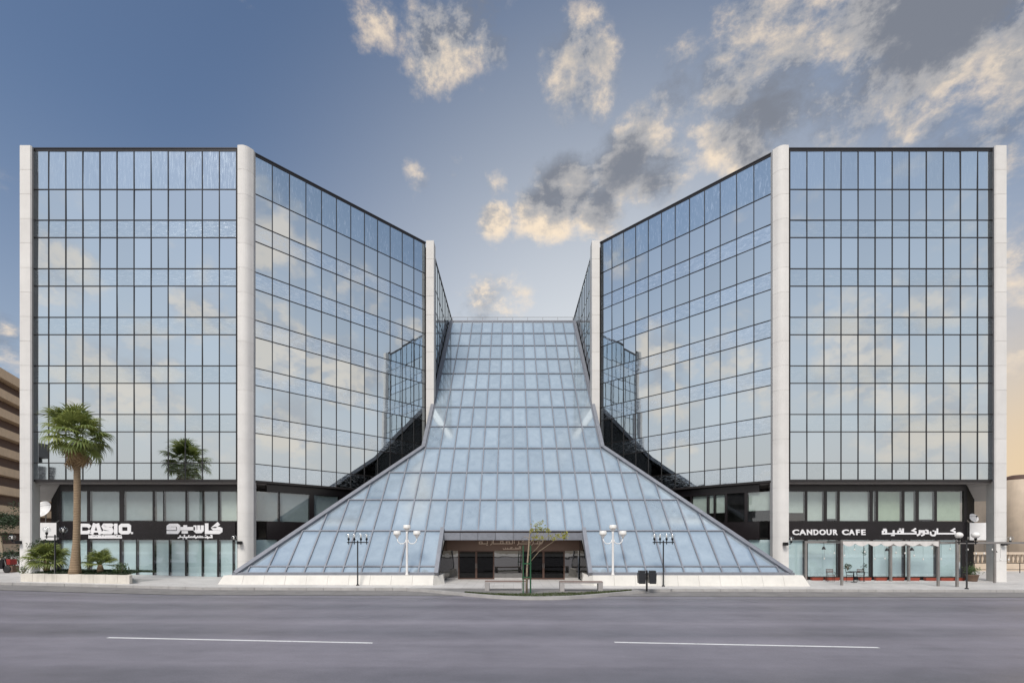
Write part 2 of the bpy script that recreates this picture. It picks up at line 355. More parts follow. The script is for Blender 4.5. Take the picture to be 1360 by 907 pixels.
# ------------------------------------------------------------------ helpers
LOC = {}
def setp(o, label=None, cat=None, group=None, kind=None):
    if label: o['label'] = label
    if cat: o['category'] = cat
    if group: o['group'] = group
    if kind: o['kind'] = kind
    return o
def attach(o, parent):
    if parent is not None:
        o.parent = parent
        if parent.name in LOC: o.matrix_parent_inverse = Matrix.Translation(LOC[parent.name]).inverted()
    return o
def root(name, loc, label, cat, group=None, keep_world=True):
    o = bpy.data.objects.new(name, None); COL.objects.link(o); o.location = loc; o.empty_display_size = .3
    if keep_world: LOC[o.name] = Vector(loc)
    return setp(o, label, cat, group)
class MB:
    def __init__(s): s.v = []; s.f = []
    def add(s, vs_, fs):
        b = len(s.v); s.v += [tuple(x) for x in vs_]; s.f += [tuple(i + b for i in q) for q in fs]; return s
    def box(s, x0, x1, y0, y1, z0, z1):
        return s.add([(x0, y0, z0), (x1, y0, z0), (x1, y1, z0), (x0, y1, z0), (x0, y0, z1), (x1, y0, z1), (x1, y1, z1), (x0, y1, z1)],
                     [(0, 3, 2, 1), (4, 5, 6, 7), (0, 1, 5, 4), (1, 2, 6, 5), (2, 3, 7, 6), (3, 0, 4, 7)])
    def hexa(s, p8): return s.add(p8, [(0, 3, 2, 1), (4, 5, 6, 7), (0, 1, 5, 4), (1, 2, 6, 5), (2, 3, 7, 6), (3, 0, 4, 7)])
    def prism(s, poly, z0, z1):
        n = len(poly)
        z0f = z0 if callable(z0) else (lambda x, y: z0)
        z1f = z1 if callable(z1) else (lambda x, y: z1)
        v = [(x, y, z0f(x, y)) for x, y in poly] + [(x, y, z1f(x, y)) for x, y in poly]
        return s.add(v, [tuple(range(n - 1, -1, -1)), tuple(range(n, 2 * n))] + [(i, (i + 1) % n, n + (i + 1) % n, n + i) for i in range(n)])
    def bar(s, a, b, w, h, up=(0, 0, 1)):
        a, b = Vector(a), Vector(b); d = (b - a).normalized(); up = Vector(up)
        if abs(d.dot(up)) > .98: up = Vector((0, 1, 0))
        x = d.cross(up).normalized() * w / 2; z = x.cross(d).normalized() * h / 2
        return s.hexa([a - x - z, a + x - z, b + x - z, b - x - z, a - x + z, a + x + z, b + x + z, b - x + z])
    def tube(s, pts, r, n=8, cap=True):
        pts = [Vector(p) for p in pts]; rs = r if isinstance(r, (list, tuple)) else [r] * len(pts)
        v = []; f = []; prev = None
        for i, p in enumerate(pts):
            d = (pts[min(i + 1, len(pts) - 1)] - pts[max(i - 1, 0)]).normalized()
            a = prev if prev is not None else (Vector((1, 0, 0)) if abs(d.x) < .9 else Vector((0, 1, 0)))
            x = (a - d * a.dot(d)).normalized(); y = d.cross(x); prev = x
            for k in range(n):
                t = 2 * math.pi * k / n; v.append(p + (x * math.cos(t) + y * math.sin(t)) * rs[i])
        for i in range(len(pts) - 1):
            for k in range(n):
                k2 = (k + 1) % n; f.append((i * n + k, i * n + k2, (i + 1) * n + k2, (i + 1) * n + k))
        if cap:
            f.append(tuple(range(n - 1, -1, -1))); f.append(tuple(range((len(pts) - 1) * n, len(pts) * n)))
        return s.add(v, f)
    def lathe(s, prof, c=(0, 0, 0), n=16, M=None):
        v = []; f = []
        for r, z in prof:
            for k in range(n):
                t = 2 * math.pi * k / n
                q = Vector((r * math.cos(t), r * math.sin(t), z))
                if M is not None: q = M @ q
                v.append(q + Vector(c))
        m_ = len(prof)
        for i in range(m_ - 1):
            for k in range(n):
                k2 = (k + 1) % n; f.append((i * n + k, i * n + k2, (i + 1) * n + k2, (i + 1) * n + k))
        f.append(tuple(range(n - 1, -1, -1))); f.append(tuple(range((m_ - 1) * n, m_ * n)))
        return s.add(v, f)
    def ball(s, c, r, n=14, sq=1.0):
        m_ = n // 2
        return s.lathe([(max(r * math.sin(math.pi * i / m_), .002), -r * sq * math.cos(math.pi * i / m_)) for i in range(m_ + 1)], c, n)
    def mesh(s, name, mat, smooth=False, bevel=0, merge=False):
        me = bpy.data.meshes.new(name); me.from_pydata(s.v, [], s.f)
        bm = bmesh.new(); bm.from_mesh(me)
        if merge: bmesh.ops.remove_doubles(bm, verts=bm.verts, dist=1e-5)
        bmesh.ops.recalc_face_normals(bm, faces=bm.faces)
        if bevel: bmesh.ops.bevel(bm, geom=[e for e in bm.edges], offset=bevel, segments=2, profile=.6, affect='EDGES')
        if smooth:
            for f_ in bm.faces: f_.smooth = len(f_.verts) <= 4
        bm.to_mesh(me); bm.free()
        me.materials.append(MATS[mat])
        return me
    def build(s, name, mat, parent=None, smooth=False, bevel=0, **kw):
        o = bpy.data.objects.new(name, s.mesh(name, mat, smooth, bevel)); COL.objects.link(o)
        attach(o, parent); setp(o, **kw); return o
def inst(name, me, M, parent=None, **kw):
    o = bpy.data.objects.new(name, me); COL.objects.link(o); o.matrix_basis = M
    attach(o, parent); setp(o, **kw); return o
def copy_tree(o, parent=None):
    c = o.copy(); COL.objects.link(c); c.parent = parent
    for ch in [q for q in bpy.data.objects if q.parent == o]: copy_tree(ch, c)
    return c
def gz(x):          # the street falls gently from left to right
    pts = [(-300, .6), (-34, .42), (-27, .30), (-18, .06), (0, 0), (34, -.10), (300, -.3)]
    for (a, za), (b_, zb) in zip(pts, pts[1:]):
        if a <= x <= b_: return za + (zb - za) * (x - a) / (b_ - a)
    return 0
class Fac:           # a vertical facade: u runs along it, n points out of it
    def __init__(s, o, d, nrm): s.o = Vector(o); s.d = Vector(d).normalized(); s.n = Vector(nrm).normalized()
    def p(s, u, n, z):
        q = s.o + s.d * u + s.n * n; return (q.x, q.y, z)
    def box(s, mb, u0, u1, n0, n1, z0, z1):
        P = s.p
        return mb.hexa([P(u0, n1, z0), P(u1, n1, z0), P(u1, n0, z0), P(u0, n0, z0), P(u0, n1, z1), P(u1, n1, z1), P(u1, n0, z1), P(u0, n0, z1)])
    def upx(s, px, n=0.0):     # u of the point of this facade seen at picture column px
        k = (px - 680) / F; o = s.o + s.n * n
        return (k * o.y - (o.x - CX)) / (s.d.x - k * s.d.y)
    def mat(s, u, n, z):
        q = s.p(u, n, z); R = Matrix(((s.d.x, -s.n.x, 0), (s.d.y, -s.n.y, 0), (0, 0, 1))).to_4x4()
        return Matrix.Translation(q) @ R

# ------------------------------------------------------------------ ground, road, pavement
def strip(name, xs, y0, y1, zoff, mat, thick=0, **kw):
    mb = MB(); v = []; f = []
    for x in xs: v += [(x, y0, gz(x) + zoff), (x, y1, gz(x) + zoff)]
    n = len(xs)
    f = [(2 * i, 2 * i + 2, 2 * i + 3, 2 * i + 1) for i in range(n - 1)]
    if thick:
        for x in xs: v += [(x, y0, gz(x) + zoff - thick)]
        f += [(2 * n + i, 2 * n + i + 1, 2 * i + 2, 2 * i) for i in range(n - 1)]
    mb.add(v, f)
    return mb.build(name, mat, None, **kw)
XS = [-300, -120, -60, -34, -27, -22, -18, -9, 0, 9, 18, 34, 60, 120, 300]
MB().add([(-3000, -3000, -.62), (3000, -3000, -.62), (3000, 3000, -.62), (-3000, 3000, -.62)], [(0, 1, 2, 3)]).build('ground', 'ground_sand', kind='structure')
road = strip('road', XS, -14, 25.5, -.15, 'asphalt', kind='structure')
strip('gutter_strip', XS, 25.5, 28.0, -.146, 'gutter', kind='structure')
pave = strip('pavement', XS, 28.15, 90, 0, 'pavement', kind='structure')
strip('far_pavement', XS, -34, -14, 0, 'pavement', .3, kind='structure')
# kerb stones along the pavement edge
kerb = bpy.data.objects.new('kerb', None); COL.objects.link(kerb); kerb['kind'] = 'structure'
km = MB().box(-.494, .494, 0, .16, -.3, .004).mesh('kerb_stone', 'kerb_stone', bevel=.012)
for i in range(-44, 45):
    x = i + .5
    o = inst('kerb_stone', km, Matrix.Translation((x, 28.0 + random.uniform(-.006, .006), gz(x) + random.uniform(-.004, .004))), kerb)
    o.rotation_euler.y = -math.atan((gz(x + .5) - gz(x - .5)))
# painted dashes and the joint line of the gutter
def mark(name, x0, y0, x1, y1, w, mat, parent=None, z=-.146):
    xs_ = [x0] + [q for q in XS if x0 < q < x1] + [x1]; v_ = []
    for q in xs_:
        yy = y0 + (y1 - y0) * (q - x0) / (x1 - x0); v_ += [(q, yy - w / 2, gz(q) + z), (q, yy + w / 2, gz(q) + z)]
    mb = MB().add(v_, [(2 * i, 2 * i + 2, 2 * i + 3, 2 * i + 1) for i in range(len(xs_) - 1)])
    return mb.build(name, mat, parent)
for (ax, ay, bx, by) in ((143, 848, 495, 854), (816, 852, 1167, 858)):
    Ya = (EYE + .146) * F / (ay - 718); Yb = (EYE + .146) * F / (by - 718)
    o = mark('lane_dash', PX(ax, Ya), Ya, PX(bx, Yb), Yb, .13, 'road_paint', road)
mark('edge_line', -30, 24.2, 34, 24.2, .10, 'road_paint_worn', road)
mark('parking_line', PX(560, 24.6), 23.4, PX(600, 24.6), 25.4, .08, 'road_paint_worn', road)
mark('parking_line', PX(955, 24.6), 25.4, PX(985, 24.6), 23.0, .08, 'road_paint_worn', road)
mark('tar_seam', -34, 25.42, 34, 25.42, .12, 'rubber', road, -.1455)

# ------------------------------------------------------------------ office wings
SX = 18.882
ROWY = [200, 252, 292.7]
for k in range(5): ROWY += [ROWY[2] + 64.4 * k + 23.1, ROWY[2] + 64.4 * (k + 1)]
ROWY.append(638)
ROWZ = [EYE + (718 - y) / SX for y in ROWY]      # from top down
ZT, ZB = ROWZ[0], ROWZ[-1]
SPAN = {2, 4, 6, 8, 10, 12}

def pane_mesh(w, h, mat):
    return MB().box(-w / 2, w / 2, 0, .024, -h / 2, h / 2).mesh('pane', mat)
def curtain(fac, ncol, cw, parent, name, mats, hide=None):
    fr = MB()
    mw = .052
    for i in range(ncol + 1):
        fac.box(fr, i * cw - mw / 2, i * cw + mw / 2, -.10, .035, ZB, ZT)
    for j, z in enumerate(ROWZ):
        h = .058 if 0 < j < len(ROWZ) - 1 else .15
        fac.box(fr, -.02, ncol * cw + .02, -.095, .030, z - h / 2, z + h / 2)
    fac.box(fr, -.1, ncol * cw + .1, -.3, .06, ZT + .083, ZT + .16)     # coping
    cwall = fr.build(name, 'mullion', parent)
    meshes = {}
    hid = MB()
    for j in range(len(ROWZ) - 1):
        z1, z0 = ROWZ[j], ROWZ[j + 1]; h = z1 - z0
        mt = mats[0] if j not in SPAN and j != 0 else (mats[2] if j == 0 else mats[1])
        key = (round(h, 3), mt)
        if key not in meshes: meshes[key] = pane_mesh(cw - .03, h - .03, mt)
        for i in range(ncol):
            if hide and hide(i, z0, z1):
                fac.box(hid, i * cw + .03, (i + 1) * cw - .03, -.02, 0, z0 + .03, z1 - .03); continue
            M = fac.mat((i + .5) * cw, 0, (z0 + z1) / 2) @ Matrix.Rotation(rad(random.gauss(0, .20)), 4, 'X') @ Matrix.Rotation(rad(random.gauss(0, .26)), 4, 'Z')
            inst('pane', meshes[key], M, cwall)
    if hid.v: hid.build('hidden_panes', 'vision', cwall, kind='stuff')
    return cwall

def pillar(parent, poly, z1, rounded=0):
    """stone-clad pillar of stacked panels; poly is its plan"""
    cx = sum(p[0] for p in poly) / len(poly); cy = sum(p[1] for p in poly) / len(poly)
    inner = [(cx + (x - cx) * .97, cy + (y - cy) * .97) for x, y in poly]
    base = MB().prism(inner, -.3, z1 - .02).build('pillar', 'pillar_stone', parent)
    H = 1.7055; loc = [(x - cx, y - cy) for x, y in poly]
    me = MB().prism(loc, .011, H - .011).mesh('stone_panel', 'pillar_stone')
    z = z1
    while z - H > -.2:
        z -= H
        inst('stone_panel', me, Matrix.Translation((cx, cy, z)), base)
    if z > 0: inst('stone_panel', MB().prism(loc, -.3, z - .004).mesh('stone_panel', 'pillar_stone'), Matrix.Translation((cx, cy, 0)), base)
    return base

def rounded(poly, r, seg=4, only=None):
    out = []; n = len(poly)
    for i, q in enumerate(poly):
        if only is not None and i not in only: out.append(q); continue
        p0 = Vector(poly[i - 1]); p1 = Vector(q); p2 = Vector(poly[(i + 1) % n])
        a = p1 + (p0 - p1).normalized() * r; b_ = p1 + (p2 - p1).normalized() * r
        for k in range(seg + 1):
            t = k / seg; out.append(tuple(a * (1 - t) ** 2 + p1 * 2 * t * (1 - t) + b_ * t * t))
    return out

R2 = math.sqrt(.5)
YS = 35.0                                   # plane of the shop fronts
zs = lambda py: PZ(py, YS)
SH_TOP, W1T, W1B, SG_T, SG_B, W2B = zs(644), zs(652), zs(692), zs(693), zs(716), zs(767)

def shop_unit(fac, parent, frame, u0, u1, z0, z1, blind_mat, blind_to=0.0, glass='clear_glass'):
    if u1 < u0: u0, u1 = u1, u0
    if u1 - u0 < .12: return
    mb = MB(); fac.box(mb, u0 + .02, u1 - .02, .0, .012, z0 + .02, z1 - .02)
    pane = mb.build('window_pane', glass, frame)
    if blind_mat:
        mb = MB(); zb = z0 + .03 + (z1 - z0) * blind_to
        fac.box(mb, u0 + .03, u1 - .03, -.16, -.15, zb, z1 - .03)
        mb.build('blind', blind_mat, frame)

def wing(s):
    left = s < 0
    side = 'left' if left else 'right'
    lab = ('mirror-glass office wing on the left, behind the tall palm and the CASIO sign' if left
           else 'mirror-glass office wing on the right, above the CANDOUR CAFE sign and pergola')
    rt = root('office_wing', (s * 26.5, 40, 0), lab, 'office building', 'mirror glass wings')
    X = lambda x: s * x
    # solid body behind the glass
    plan = [(19.3, 34.14), (33.9, 34.14), (48.0, 48.4), (48.0, 66), (7.75, 66), (7.75, 45.7), (18.9, 34.6)]
    core = MB().prism([(X(x), y) for x, y in plan], ZB - .06, ZT + .02).build('building_core', 'core', rt)
    # curtain walls
    ff = Fac((X(19.46), 34.0), (s, 0), (0, -1))
    curtain(ff, 12, 1.2, rt, 'front_curtain_wall', ('vision', 'spandrel_front', 'top_front'))
    fa = Fac((X(18.41), 34.38), (-s, 1), (-s, -1))
    cw = 14.55 / 12
    def hide(i, z0, z1):
        q = fa.p(i * cw, 0, z1); px = 680 + (q[0] - CX) * F / q[1]; py = 718 - (z1 - EYE) * F / q[1]
        d = abs(px - 681.5)
        return py > 762 - (369.5 - d) * 164 / 254 + 4 and d > 112
    curtain(fa, 12, cw, rt, 'angled_curtain_wall', ('vision', 'spandrel_angled', 'top_angled'), hide)
    # inner flank, seen at a grazing angle
    fi = Fac((X(7.60), 45.2), (0, 1), (-s, 0))
    fr = MB()
    for i in range(17): fi.box(fr, i * 1.2 - .03, i * 1.2 + .03, -.1, .03, ZB, ZT)
    for z in ROWZ: fi.box(fr, 0, 19.2, -.095, .026, z - .035, z + .035)
    fi.box(fr, 0, 19.2, -.3, .06, ZT + .04, ZT + .16)
    iw = fr.build('inner_curtain_wall', 'mullion', rt)
    gl = MB()
    for i in range(16):
        for j in range(13): fi.box(gl, i * 1.2 + .03, i * 1.2 + 1.17, -.02, 0, ROWZ[j + 1] + .03, ROWZ[j] - .03)
    gl.build('glazing', 'inner_glass', iw, kind='stuff')
    # outer flank running back and outwards
    fo = Fac((X(34.0), 34.2), (s, 1), (s, -1))
    fr = MB(); fo.box(fr, .5, 19.6, -.1, 0, ZB, ZT)
    fr.build('outer_curtain_wall', 'inner_glass', rt)
    # pillars
    ptop = ZT + .13
    pb = rounded([(19.42, 34.3), (19.21, 33.68), (18.66, 33.62), (18.31, 34.10), (18.36, 34.55), (19.0, 34.9)], .36, 6, {2})
    pb = rounded(pb, .06, 2, {1}) if False else pb
    p1 = pillar(rt, [(X(x), y) for x, y in pb], ptop)
    pa = [(33.92, 34.5), (33.62, 33.78), (33.68, 33.70), (34.40, 33.70), (34.46, 33.76), (34.62, 34.4), (34.5, 35.0), (34.05, 34.8)]
    pa_low = pa
    p2 = pillar(rt, [(X(x), y) for x, y in pa], ptop)
    pc = [(8.02, 44.72), (7.97, 44.38), (7.26, 44.38), (7.26, 45.4), (7.7, 45.6), (8.02, 45.2)]
    p3 = pillar(rt, [(X(x), y) for x, y in pc], ptop)
    # soffit under the overhang
    sm = MB()
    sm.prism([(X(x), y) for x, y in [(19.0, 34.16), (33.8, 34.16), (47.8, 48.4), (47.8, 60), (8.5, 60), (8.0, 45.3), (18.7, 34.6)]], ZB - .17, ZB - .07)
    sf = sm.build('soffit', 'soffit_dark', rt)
    sl_ = MB()
    for k in range(40):                      # slats under the outer overhang
        t = k * .36
        sl_.bar((X(32.9 + t), 35.0 + t + .1, ZB - .20), (X(33.75 + t), 34.3 + t, ZB - .20), .22, .05)
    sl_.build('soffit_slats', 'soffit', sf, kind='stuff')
    # shop front, street side
    fs = Fac((X(18.6), YS), (s, 0), (0, -1))
    uE = 32.8 - 18.6
    frm = MB()
    fs.box(frm, 0, uE, -.12, .04, W1T, SH_TOP + .35)
    fs.box(frm, 0, uE, -.12, .02, SG_T - .02, W1B)
    fs.box(frm, 0, uE, -.12, .02, -.2, W2B + .06)
    fs.box(frm, 0, uE, -.30, -.02, SG_B - .05, SG_T)
    if left:
        up = [(81, 116), (119.7, 159), (165, 203), (205.5, 217), (218, 246.5), (248.6, 269), (270, 289.7), (291.8, 314)]
        dn = [(81, 116), (119.7, 159), (161.6, 181), (182, 203), (205, 224.5), (225.3, 246), (248, 268), (269, 288.6), (291, 309), (310, 314)]
        ub = ['blind_grey'] * 8; ub[7] = 'blind_cream'; db = ['film_teal', 'film_teal', 'film_teal', 'film_teal', 'film_pale', 'film_pale', 'film_teal', 'film_teal', 'film_teal', 'film_teal']
        ut = [0, 0, .02, 0, 0, 0, 0, 0]
    else:
        up = [(1046, 1069), (1072, 1094), (1098, 1112), (1115, 1155), (1159, 1163), (1166, 1197.5), (1201, 1216), (1220, 1241), (1244, 1278)]
        dn = [(1046, 1068), (1072.5, 1112.5), (1116, 1156), (1159, 1182.5), (1183, 1200), (1202, 1207), (1208.5, 1242.5), (1247.5, 1276)]
        ub = ['blind_cream', 'blind_cream', 'blind_cream', 'blind_cream', 'blind_cream', 'blind_green', 'blind_cream', 'blind_cream', 'blind_green']
        db = ['film_teal'] * 8
        ut = [.27, 0, .07, 0, 0, 0, 0, .05, 0]
    def bars(fac, frm, units, z0, z1):
        us = [tuple(sorted((fac.upx(a), fac.upx(b_)))) for a, b_ in units]; us.sort()
        prev = None
        for a, b_ in us:
            if prev is not None: fac.box(frm, prev - .005, a + .005, -.10, .025, z0, z1)
            prev = b_
        return us
    bars(fs, frm, up, W1B, W1T); bars(fs, frm, dn, W2B + .06, SG_B)
    fs.box(frm, fs.upx(80 if left else 1277), uE + .02, -.10, .028, -.2, SG_B) if not left else fs.box(frm, uE - .06, uE + .02, -.1, .028, -.2, SH_TOP)
    fs.box(frm, uE - .2, uE + .02, -.10, .028, W1B, W1T) if not left else None
    frame = frm.build('shop_front', 'shop_black', rt)
    for (a, b_), bl, to in zip(up, ub, ut): shop_unit(fs, rt, frame, fs.upx(a), fs.upx(b_), W1B, W1T, bl, to)
    for (a, b_), bl in zip(dn, db): shop_unit(fs, rt, frame, fs.upx(a), fs.upx(b_), W2B + .06, SG_B, bl, 0)
    ib = MB(); fs.box(ib, .05, uE - .05, -2.6, -2.5, 0, SH_TOP); fs.box(ib, .05, uE - .05, -2.6, -.31, SG_B + .02, SG_B + .12)
    ib.build('interior_wall', 'interior', frame)
    # shop front under the angled face
    fg = Fac((X(18.0), 35.3), (-s, 1), (-s, -1))
    L = 13.0
    frm = MB()
    fg.box(frm, 0, L, -.12, .04, W1T, SH_TOP + .35)
    fg.box(frm, 0, L, -.12, .03, SG_B, W1B)
    fg.box(frm, 0, L, -.12, .02, -.2, W2B + .06)
    if left:
        up = [(338, 370), (371.5, 411), (417, 450), (452, 490)]; ub = ['blind_grey', 'blind_grey', 'blind_grey', None]; ut = [0, 0, 0, 0]
        dn = [(338, 369), (371, 408), (412, 450), (452, 490)]; db = ['film_teal', 'film_teal', 'film_teal', None]
    else:
        up = [(1023, 993), (989, 966), (963, 950), (948, 941), (939, 919), (917, 890)]
        ub = ['blind_cream', None, 'blind_cream', 'blind_cream', 'blind_cream', None]; ut = [.35, 0, .33, .33, .33, 0]
        dn = [(1023, 993), (989, 960), (956, 920)]; db = ['film_teal', 'film_teal', None]
    bars(fg, frm, up, W1B, W1T); bars(fg, frm, dn, W2B + .06, SG_B)
    frame2 = frm.build('shop_front', 'shop_black', rt)
    for (a, b_), bl, to in zip(up, ub, ut): shop_unit(fg, rt, frame2, fg.upx(a), fg.upx(b_), W1B, W1T, bl, to)
    for (a, b_), bl in zip(dn, db): shop_unit(fg, rt, frame2, fg.upx(a), fg.upx(b_), W2B + .06, SG_B, bl, 0)
    ib = MB(); fg.box(ib, .6, L, -2.6, -2.5, 0, SH_TOP); ib.build('interior_wall', 'interior', frame2)
    # shop flank running back at 45 degrees: closely spaced bars
    fk = Fac((X(32.82), 35.02), (s, 1), (s, -1))
    fl = MB(); fk.box(fl, 0, 18, -.2, -.1, -.2, SH_TOP + .3)
    flank = fl.build('shop_flank', 'blind_grey', rt)
    fb = MB()
    for k in range(16): fk.box(fb, .2 + k * 1.1, .28 + k * 1.1, -.1, .06, 0, SH_TOP)
    fk.box(fb, 0, 18, -.1, .05, SG_B, SG_B + .2); fk.box(fb, 0, 18, -.1, .05, W1B, W1B + .12)
    fb.build('flank_bars', 'black_metal', flank)
    # pale parapet box beside the shop
    yb = 38.5
    xa, xb = sorted((PX(47 if left else 1283, yb), PX(80 if left else 1316, yb)))
    mbx = MB().box(xa - (.6 if left else .3), xb + (.3 if left else .6), yb, yb + .2, PZ(717, yb), PZ(694, yb))
    mbx.box(xa - (.6 if left else .3), xb + (.3 if left else .6), yb + .2, yb + 1.2, PZ(717, yb), PZ(717, yb) + .1)
    mbx.build('parapet', 'white_paint', rt)
    return rt
wingL = wing(-1)
wingR = wing(1)

# ------------------------------------------------------------------ sloped glass atrium
Y0, Y1R, PITCH = 30.49, 30.88, 2.2392
SLOPE = (28.84 - .71) / (57.75 - 30.49)
az = lambda y: .71 + SLOPE * (y - Y0)
AROWS = [Y0] + [Y1R + PITCH * k for k in range(13)]
YH = AROWS[5]                        # where the flare ends
WB, WT = 17.35, 7.36
def halfw(y): return WB + (WT - WB) * (y - Y0) / (YH - Y0) if y < YH else WT
NRM = Vector((0, -SLOPE, 1)).normalized()
at = root('glass_atrium', (0, 40, 0), 'sloping pale blue glass atrium flaring out between the two wings, above the entrance', 'atrium')
def sl3(x, y, n=0.0): return Vector((x, y, az(y))) + NRM * n
# frame
fr = MB()
def slope_bar(a, b_, w, h, n=0.0):
    fr.bar(sl3(a[0], a[1], n), sl3(b_[0], b_[1], n), w, h, NRM)
YT = AROWS[-1]
for k in range(-14, 15):
    x = k * 1.2
    ytop = YT if abs(x) < WT - .05 else Y0 + (YH - Y0) * (WB - abs(x)) / (WB - WT)
    ybot = Y0 if abs(x) > 4.75 else AROWS[2]
    slope_bar((x, ybot), (x, ytop), .085, .09, .02)
for j, y in enumerate(AROWS):
    w = halfw(y)
    if j < 2:
        for s in (-1, 1): slope_bar((s * 4.8, y), (s * w, y), .09, .085, .017)
    else: slope_bar((-w, y), (w, y), .09, .085, .017)
frame = fr.build('frame', 'atrium_frame', at)
# edge beams
for s in (-1, 1):
    fr = MB()
    slope_bar((s * (WB + .12), Y0 - .05), (s * (WT + .08), YH + .05), .30, .30, .03)
    slope_bar((s * (WT + .02), YH), (s * (WT + .02), YT + .1), .30, .32, .036)
    fr.build('edge_beam', 'atrium_frame', at)
    fr = MB(); slope_bar((s * 4.84, Y0 - .1), (s * 4.84, AROWS[2] + .1), .26, .34, .06); fr.build('entrance_jamb', 'atrium_frame', at)
    fr = MB(); fr.box(min(s * 4.9, s * (WB + .3)), max(s * 4.9, s * (WB + .3)), Y0 - .17, Y0 + .06, .60, .76); fr.build('sill_beam', 'atrium_frame', at)
fr = MB(); fr.box(-WT - .2, WT + .2, YT - .05, YT + .3, az(YT) - .1, az(YT) + .22); fr.build('ridge_beam', 'atrium_frame', at)
lint = MB()
for k in range(8):
    x = -4.8 + 1.2 * k
    lint = MB().box(x + .012, x + 1.188, AROWS[2] - .30, AROWS[2] - .02, az(AROWS[2]) - .62, az(AROWS[2]) - .12)
    lint.build('lintel_panel', 'atrium_frame', at)
# panes
def clip(poly, a, b_, c):           # keep a*x + b*y <= c
    out = []
    for i in range(len(poly)):
        p, q = poly[i], poly[(i + 1) % len(poly)]
        dp = a * p[0] + b_ * p[1] - c; dq = a * q[0] + b_ * q[1] - c
        if dp <= 0: out.append(p)
        if dp * dq < 0:
            t = dp / (dp - dq); out.append((p[0] + (q[0] - p[0]) * t, p[1] + (q[1] - p[1]) * t))
    return out
hx, hy = (YH - Y0), (WB - WT)
rect_cache = {}
for j in range(len(AROWS) - 1):
    ya, yb_ = AROWS[j] + .025, AROWS[j + 1] - .025
    for k in range(-15, 15):
        xa, xb = k * 1.2 + .035, k * 1.2 + 1.165
        if j < 2 and abs(xa + xb) / 2 < 4.8: continue
        poly = [(xa, ya), (xb, ya), (xb, yb_), (xa, yb_)]
        full = True
        for s in (-1, 1):
            p2 = clip(poly, s * hx, hy, hx * (WB - .05) + hy * Y0) if j < 5 else clip(poly, s, 0, WT - .05)
            if len(p2) != len(poly) or p2 != poly: full = False
            poly = p2
            if len(poly) < 3: break
        if len(poly) < 3: continue
        cxx = sum(p[0] for p in poly) / len(poly); cyy = sum(p[1] for p in poly) / len(poly)
        c0 = sl3(cxx, cyy)
        key = (j if j < 1 else 1) if full else None
        if key is not None and key in rect_cache: me = rect_cache[key]
        else:
            n_ = len(poly)
            a_ = [sl3(x, y) - c0 for x, y in poly]; b2 = [q - NRM * .03 for q in a_]
            me = MB().add(a_ + b2, [tuple(range(n_)), tuple(range(2 * n_ - 1, n_ - 1, -1))] + [(i, n_ + i, n_ + (i + 1) % n_, (i + 1) % n_) for i in range(n_)]).mesh('pane', 'atrium_glass')
            if key is not None: rect_cache[key] = me
        M = Matrix.Translation(c0) @ Matrix.Rotation(rad(random.gauss(0, .12)), 4, 'X') @ Matrix.Rotation(rad(random.gauss(0, .12)), 4, 'Y')
        inst('pane', me, M, frame)
# backing behind the slope, dark flanks, roof deck and its rail
bk = MB()
bp = [(-WB + .2, Y0 + .1), (-4.9, Y0 + .1), (-4.9, AROWS[2] + .1), (4.9, AROWS[2] + .1), (4.9, Y0 + .1), (WB - .2, Y0 + .1), (WT - .1, YH), (WT - .1, YT), (-WT + .1, YT), (-WT + .1, YH)]
n_ = len(bp)
bk.add([sl3(x, y, -.14) for x, y in bp] + [sl3(x, y, -.2) for x, y in bp], [tuple(range(n_)), tuple(range(2 * n_ - 1, n_ - 1, -1))] + [(i, n_ + i, n_ + (i + 1) % n_, (i + 1) % n_) for i in range(n_)])
bk.build('backing', 'core', at)
for s in (-1, 1):
    fl = MB()
    for (xa, ya, xb, yb_) in ((WB, Y0 + .05, WT, YH), (WT, YH, WT, 57.8)):
        p = [Vector((s * xa, ya, 0)), Vector((s * xb, yb_, 0))]
        d = (p[1] - p[0]).normalized(); nn = Vector((-d.y, d.x, 0)) * s * .08
        q = [p[0], p[1], p[1] + nn, p[0] + nn]
        fl.hexa([v for v in q] + [Vector((v.x, v.y, az(min(max(w.y, Y0), YT)) - .12)) for v, w in zip(q, [p[0], p[1], p[1], p[0]])])
    fl.build('flank_wall', 'black_panel', at)
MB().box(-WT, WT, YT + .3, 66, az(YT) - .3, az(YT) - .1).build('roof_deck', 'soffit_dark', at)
rl = MB()
zr = az(YT) + .22
rl.tube([(-WT - .1, YT + .2, zr + .45), (WT + .1, YT + .2, zr + .45)], .025, 6)
for k in range(-4, 5): rl.tube([(k * 1.8, YT + .2, zr), (k * 1.8, YT + .2, zr + .45)], .02, 6)
rl.build('roof_rail', 'steel_grey', at)
